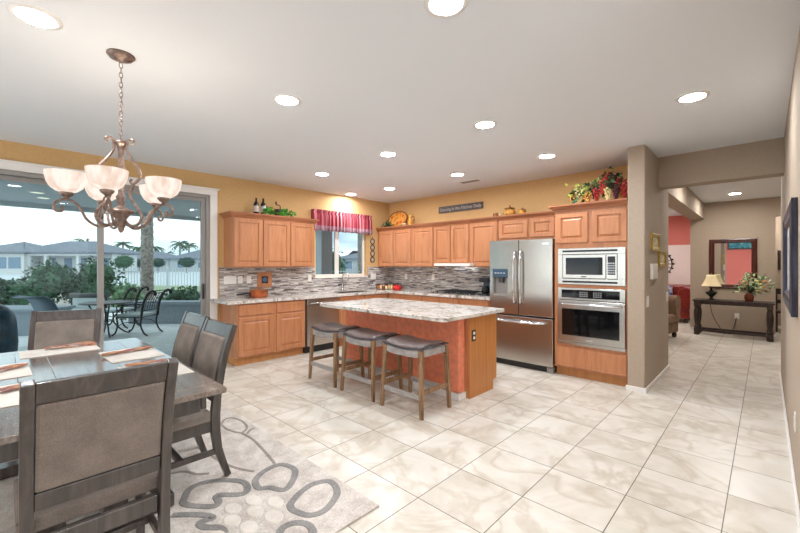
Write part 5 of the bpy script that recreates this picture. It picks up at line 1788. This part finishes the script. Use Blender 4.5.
# covered patio
struct('patio_roof', boxes((-9.3, -6.02, -6, 10, 2.50, 2.75), (-9.42, -9.3, -6, 10, 2.42, 2.80)), 'soffit')
struct('patio_column', boxes((-9.38, -9.02, 6.2, 6.58, GZ, 2.42)), 'soffit', bev=0.01)
for x, y, l in ((-7.9, 0.35, 'recessed patio soffit light above the left door pane'), (-8.45, 0.45, 'recessed patio soffit light farther out above the left door pane'), (-8.2, 2.9, 'recessed patio soffit light near the right end of the patio door')):
    t = thing('patio_light', l, 'light', (x, y, 2.5), 0, 'patio soffit lights')
    b = nb(); lathe(b, [(0.10, 0), (0.10, -0.006), (0.08, -0.008), (0.078, -0.002)], seg=24, cap=False)
    obj('trim_ring', b, 'white_trim', t, fix=False)
    b = nb()
    b.faces.new([b.verts.new((0.079 * cos(2 * pi * k / 24), 0.079 * sin(2 * pi * k / 24), -0.003)) for k in range(24)][::-1])
    obj('lens', b, emit('patio_lens', (255, 248, 220), 2.5) if 'patio_lens' not in M else 'patio_lens', t, fix=False)


def wbox(bm, a0, a1, d0, d1, z0, z1):
    return prism(bm, [W(a0, d0)[:2], W(a1, d0)[:2], W(a1, d1)[:2], W(a0, d1)[:2]], z0, z1)


b = nb(); wbox(b, -6.75, 0.6, 9.46, 9.78, GZ, 0.42); wbox(b, -6.8, 0.65, 9.41, 9.83, 0.42, 0.50)
struct('wall_patio', b, 'stucco', bev=0.01)
b = nb(); wbox(b, -10.5, -7.4, 7.85, 8.6, GZ, 0.44); wbox(b, -10.55, -7.35, 7.8, 8.65, 0.44, 0.5)
struct('wall_patio.001', b, 'stucco', bev=0.01)


def wthing(name, label, cat, a, d, z, rz=YAW, grp=None):
    return thing(name, label, cat, W(a, d, z), rz, grp)


# covered grill
t = wthing('covered_grill', 'grill under a dark teal cover at the left edge of the patio', 'grill', -6.32, 5.55, GZ)
b = nb()
nn = 24
def sq(k, r):
    a = 2 * pi * k / nn
    c, s = cos(a), sin(a)
    m = (abs(c) ** 4 + abs(s) ** 4) ** 0.25
    return r[0] * c / m, r[1] * s / m
rows = []
for z, rx_, ry_ in ((0.0, 0.60, 0.36), (0.3, 0.59, 0.35), (0.62, 0.58, 0.34), (0.78, 0.53, 0.30), (0.88, 0.42, 0.22), (0.93, 0.22, 0.10)):
    rows.append([b.verts.new((*[q * (1 + 0.03 * sin(k * 5 + z * 4)) for q in sq(k, (rx_, ry_))], z)) for k in range(nn)])
for r0, r1 in zip(rows, rows[1:]):
    for k in range(nn):
        b.faces.new((r0[k], r0[(k + 1) % nn], r1[(k + 1) % nn], r1[k])).smooth = True
b.faces.new(rows[-1]); b.faces.new(rows[0][::-1])
obj('cover', b, 'teal_cover', t, subsurf=1)
b = nb(); tube(b, [(0.0, -0.30, 0.70), (0.0, -0.37, 0.69), (0.25, -0.37, 0.69), (0.25, -0.30, 0.70)], 0.012, 8)
obj('handle', b, 'teal_cover', t)

# sling lounge chair
t = wthing('lounge_chair', 'slate grey curved sling lounge chair out on the patio', 'lounge chair', -6.32, 7.1, GZ, YAW + radians(10))
b = nb()
path = [(0.62, 0.30), (0.3, 0.33), (0.0, 0.34), (-0.14, 0.40), (-0.2, 0.55), (-0.25, 0.70), (-0.33, 0.84), (-0.45, 0.91), (-0.55, 0.90)]
pp = catmull([(x, z) for x, z in path], False, 4)
rows = [[b.verts.new((p.x, s * 0.30, p.y)) for s in (-1, 1)] for p in pp]
for r0, r1 in zip(rows, rows[1:]):
    b.faces.new((r0[0], r1[0], r1[1], r0[1])).smooth = True
o = obj('sling', b, 'sling', t)
o.modifiers.new('thickness', 'SOLIDIFY').thickness = 0.02
for s in (-1, 1):
    b = nb()
    tube(b, [(p.x, s * 0.315, p.y) for p in pp], 0.016, 8)
    obj('side_frame', b, 'sling', t)
    for x in (0.5, -0.08):
        b = nb(); tube(b, [(x, s * 0.315, 0.33), (x + 0.02, s * 0.33, 0.0)], 0.016, 8)
        obj('leg', b, 'sling', t)
t.rotation_euler = (0, 0, YAW + radians(72))

# patio bench
t = wthing('patio_bench', 'dark bench with heavy rolled top rail in front of the bushes', 'bench', -7.62, 9.2, GZ)
b = nb(); tube(b, [(-0.42, 0.1, 0.72), (0.5, 0.1, 0.72)], 0.06, 12)
obj('top_rail', b, 'dark_grey', t)
obj('seat', boxes((-0.40, 0.48, -0.35, 0.12, 0.34, 0.40)), 'cushion_pale', t, bev=0.02)
obj('backrest', boxes((-0.36, 0.44, 0.085, 0.105, 0.41, 0.659)), 'cushion_pale', t)
for x in (-0.38, 0.44):
    obj('leg', boxes((x - 0.02, x + 0.02, 0.085, 0.125, 0, 0.655)), 'black_iron', t)
    obj('leg', boxes((x - 0.02, x + 0.02, -0.34, -0.30, 0, 0.339)), 'black_iron', t)

# wrought iron table and chairs
t = wthing('patio_table', 'round dark wrought iron patio table with curled legs', 'table', -6.12, 7.95, GZ)
b = nb(); lathe(b, [(0.44, 0.66), (0.46, 0.668), (0.46, 0.68), (0.44, 0.688)], seg=36)
obj('tabletop', b, 'dark_grey', t)
for k in range(4):
    a = pi / 4 + k * pi / 2
    b = nb()
    tube(b, [Vector((cos(a) * p.x, sin(a) * p.x, p.y)) for p in catmull([(0.30, 0.655), (0.22, 0.5), (0.12, 0.36), (0.12, 0.26), (0.24, 0.10), (0.36, 0.015), (0.40, 0.03), (0.385, 0.06)], False, 5)], 0.014, 8)
    obj('leg', b, 'black_iron', t)
b = nb(); tube(b, [(0.13 * cos(2 * pi * k / 24), 0.13 * sin(2 * pi * k / 24), 0.3) for k in range(25)], 0.01, 8)
obj('ring_stretcher', b, 'black_iron', t)


def make_iron_chair():
    """local: front toward -x"""
    t = thing('patio_chair', '', 'chair', (0, 0, GZ), 0, 'wrought iron patio chairs')
    obj('seat_cushion', boxes((-0.27, 0.24, -0.25, 0.25, 0.40, 0.45)), 'cushion_pale', t, bev=0.02)
    b = nb()
    tube(b, [(-0.27, -0.25, 0.388), (0.25, -0.25, 0.388), (0.25, 0.25, 0.388), (-0.27, 0.25, 0.388), (-0.27, -0.25, 0.388)], 0.012, 8)
    obj('seat_frame', b, 'black_iron', t)
    b = nb()
    for s in (-1, 1):
        tube(b, catmull([(0.25, s * 0.26, 0.38), (0.27, s * 0.26, 0.55), (0.31, s * 0.26, 0.72), (0.39, s * 0.26, 0.87), (0.47, s * 0.26, 0.925), (0.53, s * 0.26, 0.91), (0.545, s * 0.26, 0.87), (0.52, s * 0.26, 0.85)], False, 5), 0.024, 8)
    for z, x in ((0.52, 0.265), (0.87, 0.39), (0.925, 0.47)):
        tube(b, [(x, -0.26, z), (x, 0.26, z)], 0.010, 8)
    for k in range(6):
        y = -0.19 + 0.076 * k
        tube(b, [(0.265, y, 0.52), (0.31, y, 0.72), (0.39, y, 0.87)], 0.006, 6)
    obj('backrest', b, 'black_iron', t)
    for s in (-1, 1):
        b = nb()
        tube(b, catmull([(0.30, s * 0.26, 0.66), (0.1, s * 0.27, 0.655), (-0.15, s * 0.27, 0.65), (-0.24, s * 0.27, 0.61), (-0.23, s * 0.27, 0.54), (-0.16, s * 0.27, 0.53), (-0.14, s * 0.27, 0.58), (-0.18, s * 0.27, 0.60)], False, 5), 0.011, 8)
        tube(b, [(-0.25, s * 0.26, 0.39), (-0.24, s * 0.27, 0.57)], 0.010, 8)
        obj('armrest', b, 'black_iron', t)
        b = nb(); tube(b, catmull([(0.25, s * 0.25, 0.38), (0.23, s * 0.25, 0.24), (0.29, s * 0.25, 0.08), (0.37, s * 0.25, 0.018)], False, 5), 0.017, 8)
        obj('leg', b, 'black_iron', t)
        b = nb(); tube(b, catmull([(-0.26, s * 0.25, 0.38), (-0.24, s * 0.25, 0.22), (-0.29, s * 0.25, 0.07), (-0.36, s * 0.25, 0.018)], False, 5), 0.017, 8)
        obj('leg', b, 'black_iron', t)
        b = nb(); tube(b, catmull([(-0.25, s * 0.25, 0.20), (-0.1, s * 0.25, 0.28), (0.1, s * 0.25, 0.28), (0.235, s * 0.25, 0.20)], False, 5), 0.008, 6)
        obj('stretcher', b, 'black_iron', t)
    return t


pc = make_iron_chair()
pc.location = W(-5.52, 8.02, GZ)
pc.rotation_euler = (0, 0, YAW)
pc['label'] = 'black wrought iron patio chair with curled back right of the round table'
dup(pc, W(-6.6, 8.9, GZ), YAW + 0.1, 'black wrought iron patio chair behind the round table')


# planting
def bush(name, label, cat, a, d, ext, n, size, seed, mat='bush', z=GZ, grp='patio shrubs', inner=True):
    rng = random.Random(seed)
    t = wthing(name, label, cat, a, d, z, YAW, grp)
    blobs = [(rng.uniform(-.6, .6) * ext[0], rng.uniform(-.5, .5) * ext[1], rng.uniform(0.35, 0.7) * ext[2], rng.uniform(0.35, 0.5)) for _ in range(7)]
    b = nb()
    def fn():
        q = rng.choice(blobs)
        v = Vector((rng.gauss(0, 1), rng.gauss(0, 1), rng.gauss(0, 1))).normalized() * rng.uniform(0.75, 1.05)
        return (q[0] + v.x * q[3] * ext[0], q[1] + v.y * q[3] * ext[1], max(0.03, q[2] + v.z * q[3] * ext[2] * 0.8))
    leaves(b, rng, fn, n, size)
    if inner:
        for q in blobs:
            ball(b, (q[0], q[1], q[2]), 0.72 * q[3], 10, 0, (ext[0], ext[1], ext[2] * 0.8))
    obj('foliage', b, mat, t)
    b = nb()
    for k in range(5):
        x = rng.uniform(-.25, .25) * ext[0]
        tube(b, [(x * 0.4, 0, 0), (x, 0, ext[2] * 0.4), (x * 2, 0, ext[2] * 0.7)], [0.02, 0.014, 0.006], 6)
    obj('stem', b, 'bark', t)
    return t


bush('shrub', 'big dark bush beyond the low wall at the far left of the door', 'bush', -11.0, 10.9, (1.35, 0.6, 1.2), 2200, 0.13, 31)
bush('shrub', 'big dark bush left of the door stile behind the lounge chair', 'bush', -11.0, 12.9, (1.75, 0.7, 1.6), 2200, 0.13, 32)
bush('shrub', 'leafy light green shrub just right of the door stile by the round table', 'bush', -7.35, 10.15, (0.5, 0.3, 1.0), 300, 0.16, 33, 'bush_light')
bush('shrub', 'low grey-green shrub at the foot of the near palm trunk', 'bush', -6.1, 10.6, (0.62, 0.5, 0.85), 700, 0.10, 34)


def palm(label, a, d, h, r, nf, fl, seed, grp='palm trees', seg=14, skirt=False):
    rng = random.Random(seed)
    t = wthing('palm_tree', label, 'palm tree', a, d, GZ, YAW, grp)
    b = nb()
    prof = []
    m_ = max(8, int(h * 5)) if d < 30 else 8
    for k in range(m_ + 1):
        z = h * k / m_
        rr = r * (1.15 - 0.3 * k / m_) + r * 0.35 * max(0, 1 - z / 0.5)
        prof.append((rr, z))
        if d < 30 and k < m_:
            prof.append((rr * 0.90, z + h / m_ * 0.85))
    lathe(b, prof, seg=seg)
    obj('trunk', b, 'bark', t)
    b = nb()
    for k in range(nf):
        az_ = 2 * pi * k / nf + rng.uniform(-.2, .2)
        up = rng.uniform(-0.35, 1.0)
        pts = []
        for i in range(7):
            f = i / 6
            x = fl * f * cos(up * 0.7)
            z = fl * (f * sin(up * 0.9) - 0.55 * f * f)
            pts.append(Vector((cos(az_) * x, sin(az_) * x, h + z)))
        side = Vector((-sin(az_), cos(az_), 0))
        for i in range(6):
            p, q = pts[i], pts[i + 1]
            w0 = fl * 0.16 * sin(pi * min(1, (i + 0.6) / 6.6))
            for s in (-1, 1):
                va = b.verts.new(p); vb = b.verts.new(q); vc = b.verts.new(q + side * s * w0 + Vector((0, 0, -w0 * 0.7)))
                b.faces.new((va, vb, vc))
    obj('fronds', b, 'bush' if d > 30 else 'bush_light', t)
    return t


palm('stout palm trunk just beyond the patio wall, rising out of view', -7.3, 11.0, 7.0, 0.155, 22, 2.4, 41)
palm('slim curving palm trunk seen through the right kitchen window pane', -2.32, 22.0, 7.5, 0.13, 20, 2.2, 42)
palm('slim palm trunk seen through the middle of the kitchen window', -3.05, 16.0, 6.5, 0.11, 20, 2.2, 43)
for i, (u, v, d, l) in enumerate(((123, 241, 122, 'distant palm over the roofs left of the near palm trunk'), (137, 245, 128, 'distant palm partly behind the near palm trunk'), (155, 244, 134, 'distant palm just right of the near palm trunk'),
                                  (180, 240, 124, 'taller of two distant palms right of the near trunk'), (189, 242, 133, 'shorter of two distant palms right of the near trunk'), (166, 251, 142, 'small distant palm low over the far roof'),
                                  (202, 252, 150, 'small distant palm beside the right edge of the door glass'), (87, 238, 85, 'distant palm above the white house at its right end'), (81, 242, 90, 'smaller distant palm above the white house roof'))):
    palm(l, (u - 400) / 381 * d, d, (265 - v) / 381 * d + 1.41 - 1.0, 0.28, 26, 3.4, 50 + i, 'distant palms', 8)


def round_tree(label, u, v0, v1, d, wpx, seed, mat='topiary'):
    rng = random.Random(seed)
    a = (u - 400) / 381 * d
    z1 = 1.41 + (265 - v0) / 381 * d
    z0 = max(0.2, 1.41 + (265 - v1) / 381 * d)
    r = wpx / 2 / 381 * d
    t = wthing('round_tree', label, 'tree', a, d, GZ, YAW, 'distant clipped trees')
    b = nb()
    c = (0, 0, (z0 + z1) / 2)
    ball(b, c, 0.9, 14, 0, (r, r, (z1 - z0) / 2))
    def fn():
        q = Vector((rng.gauss(0, 1), rng.gauss(0, 1), rng.gauss(0, 1))).normalized()
        return (q.x * r * 0.92, q.y * r * 0.92, c[2] + q.z * (z1 - z0) / 2 * 0.92)
    leaves(b, rng, fn, 350, r * 0.22)
    obj('crown', b, mat, t)
    b = nb(); tube(b, [(0, 0, 0), (0, 0, c[2])], 0.14, 8)
    obj('trunk', b, 'bark', t)


round_tree('distant round clipped tree at the right side of the door view', 187, 257, 267, 70, 15, 61)
round_tree('distant round clipped tree just right of the near palm trunk', 158, 258, 267, 72, 13, 62)
round_tree('distant green bushy tree left of the near palm trunk', 124, 255, 268, 60, 17, 63, 'bush')
round_tree('distant small clipped tree behind the near palm trunk', 140, 259, 267, 75, 9, 64)

# view fence with pickets
t = wthing('picket_fence', 'white metal picket view fence beyond the patio wall', 'fence', -9.4, 14.2, GZ)
b = nb()
for k in range(86):
    x = -1.6 + k * 0.11
    box(b, x - 0.009, x + 0.009, -0.009, 0.009, 0.06, 1.36)
obj('pickets', b, 'fence', t)
obj('rail', boxes((-1.7, 7.9, -0.012, 0.012, 1.20, 1.235)), 'fence', t)
obj('rail', boxes((-1.7, 7.9, -0.012, 0.012, 0.10, 0.135)), 'fence', t)
for k in range(5):
    obj('post', boxes((-1.66 + k * 2.36, -1.60 + k * 2.36, -0.03, 0.03, 0, 1.42)), 'fence', t)


def hip(bm, x0, x1, y0, y1, z0, z1, over=0.6):
    x0 -= over; x1 += over; y0 -= over; y1 += over
    hh = (y1 - y0) / 2
    ym = (y0 + y1) / 2
    e = [bm.verts.new(p) for p in ((x0, y0, z0), (x1, y0, z0), (x1, y1, z0), (x0, y1, z0))]
    t_ = [bm.verts.new(p) for p in ((x0 + hh, ym, z1), (x1 - hh, ym, z1))]
    lo = [bm.verts.new((v.co.x, v.co.y, z0 - 0.25)) for v in e]
    bm.faces.new((e[0], e[1], t_[1], t_[0])); bm.faces.new((e[1], e[2], t_[1])); bm.faces.new((e[2], e[3], t_[0], t_[1])); bm.faces.new((e[3], e[0], t_[0]))
    for k in range(4):
        bm.faces.new((lo[k], lo[(k + 1) % 4], e[(k + 1) % 4], e[k]))
    bm.faces.new(lo[::-1])


# white house at left: local x = image right, y = away
hd = 62
def A(u, d=hd):
    return (u - 400) / 381 * d
t = wthing('house', 'white single-storey house with grey roof and columned porch, far left', 'house', A(50), hd, GZ)
o0 = A(50)
X_ = lambda u: A(u) - o0
b = boxes((X_(-30), X_(30), -1.0, 8, 0, 3.3), (X_(30), X_(103), 2.0, 8, 0, 3.3))
obj('walls', b, 'house_wall', t)
b = nb(); hip(b, X_(-30), X_(31), -1.2, 9, 3.6, 5.5, 0.5); hip(b, X_(16), X_(103), -0.4, 9, 3.6, 5.6, 0.5)
obj('roof', b, 'roof', t)
for u in (31, 47.5, 79.5, 102):
    obj('column', boxes((X_(u) - 0.22, X_(u) + 0.22, -0.4, 0.0, 0, 3.29)), 'house_wall', t)
obj('porch_beam', boxes((X_(29.5), X_(103), -0.45, 0.05, 2.95, 3.295)), 'house_wall', t)
for u0, u1, z0, z1, y in ((2, 13, 0.9, 2.7, -1.04), (15, 27, 0.9, 2.7, -1.04), (-14, -2, 0.9, 2.7, -1.04)):
    f = obj('window', boxes((X_(u0) - 0.1, X_(u1) + 0.1, y, y + 0.039, z0 - 0.1, z1 + 0.1)), 'house_wall', t)
    obj('pane', boxes((X_(u0), X_(u1), y - 0.03, y - 0.001, z0, z1)), 'house_glass', f)
for u0, u1 in ((34, 38), (41, 45), (54, 62), (66, 76), (90, 100)):
    f = obj('window', boxes((X_(u0) - 0.1, X_(u1) + 0.1, 1.94, 1.999, 0.2, 2.7)), 'house_wall', t)
    obj('pane', boxes((X_(u0), X_(u1), 1.90, 1.939, 0.3, 2.6)), 'house_glass', f)


def far_house(label, u0, u1, d, eave, ridge, seed, mat='house_grey'):
    t = wthing('house', label, 'house', A((u0 + u1) / 2, d), d, GZ, YAW, None)
    w_ = A(u1, d) - A(u0, d)
    obj('walls', boxes((-w_ / 2, w_ / 2, 0, 9, 0, eave)), mat, t)
    b = nb(); hip(b, -w_ / 2, w_ / 2, 0, 9, eave + 0.25, ridge, 0.7)
    obj('roof', b, 'roof', t)
    k = max(2, int(w_ / 4))
    for i in range(k):
        x = -w_ / 2 + w_ * (i + 0.5) / k
        f = obj('window', boxes((x - 0.75, x + 0.75, -0.06, -0.001, 0.7, 2.2)), 'house_wall', t)
        obj('pane', boxes((x - 0.65, x + 0.65, -0.09, -0.061, 0.8, 2.1)), 'house_glass', f)


far_house('distant pale grey house with low roof right of the door stile', 108, 168, 96, 2.8, 5.0, 1)
far_house('distant pale grey house at the right end of the door glass', 170, 232, 90, 2.8, 5.2, 2)
far_house('distant grey-roofed house seen through the kitchen window', 338, 378, 60, 2.3, 3.9, 3)
bush('shrub', 'green bush seen low through the middle of the kitchen window', 'bush', A(336, 30), 30, (1.1, 0.9, 2.6), 500, 0.25, 36, 'bush')
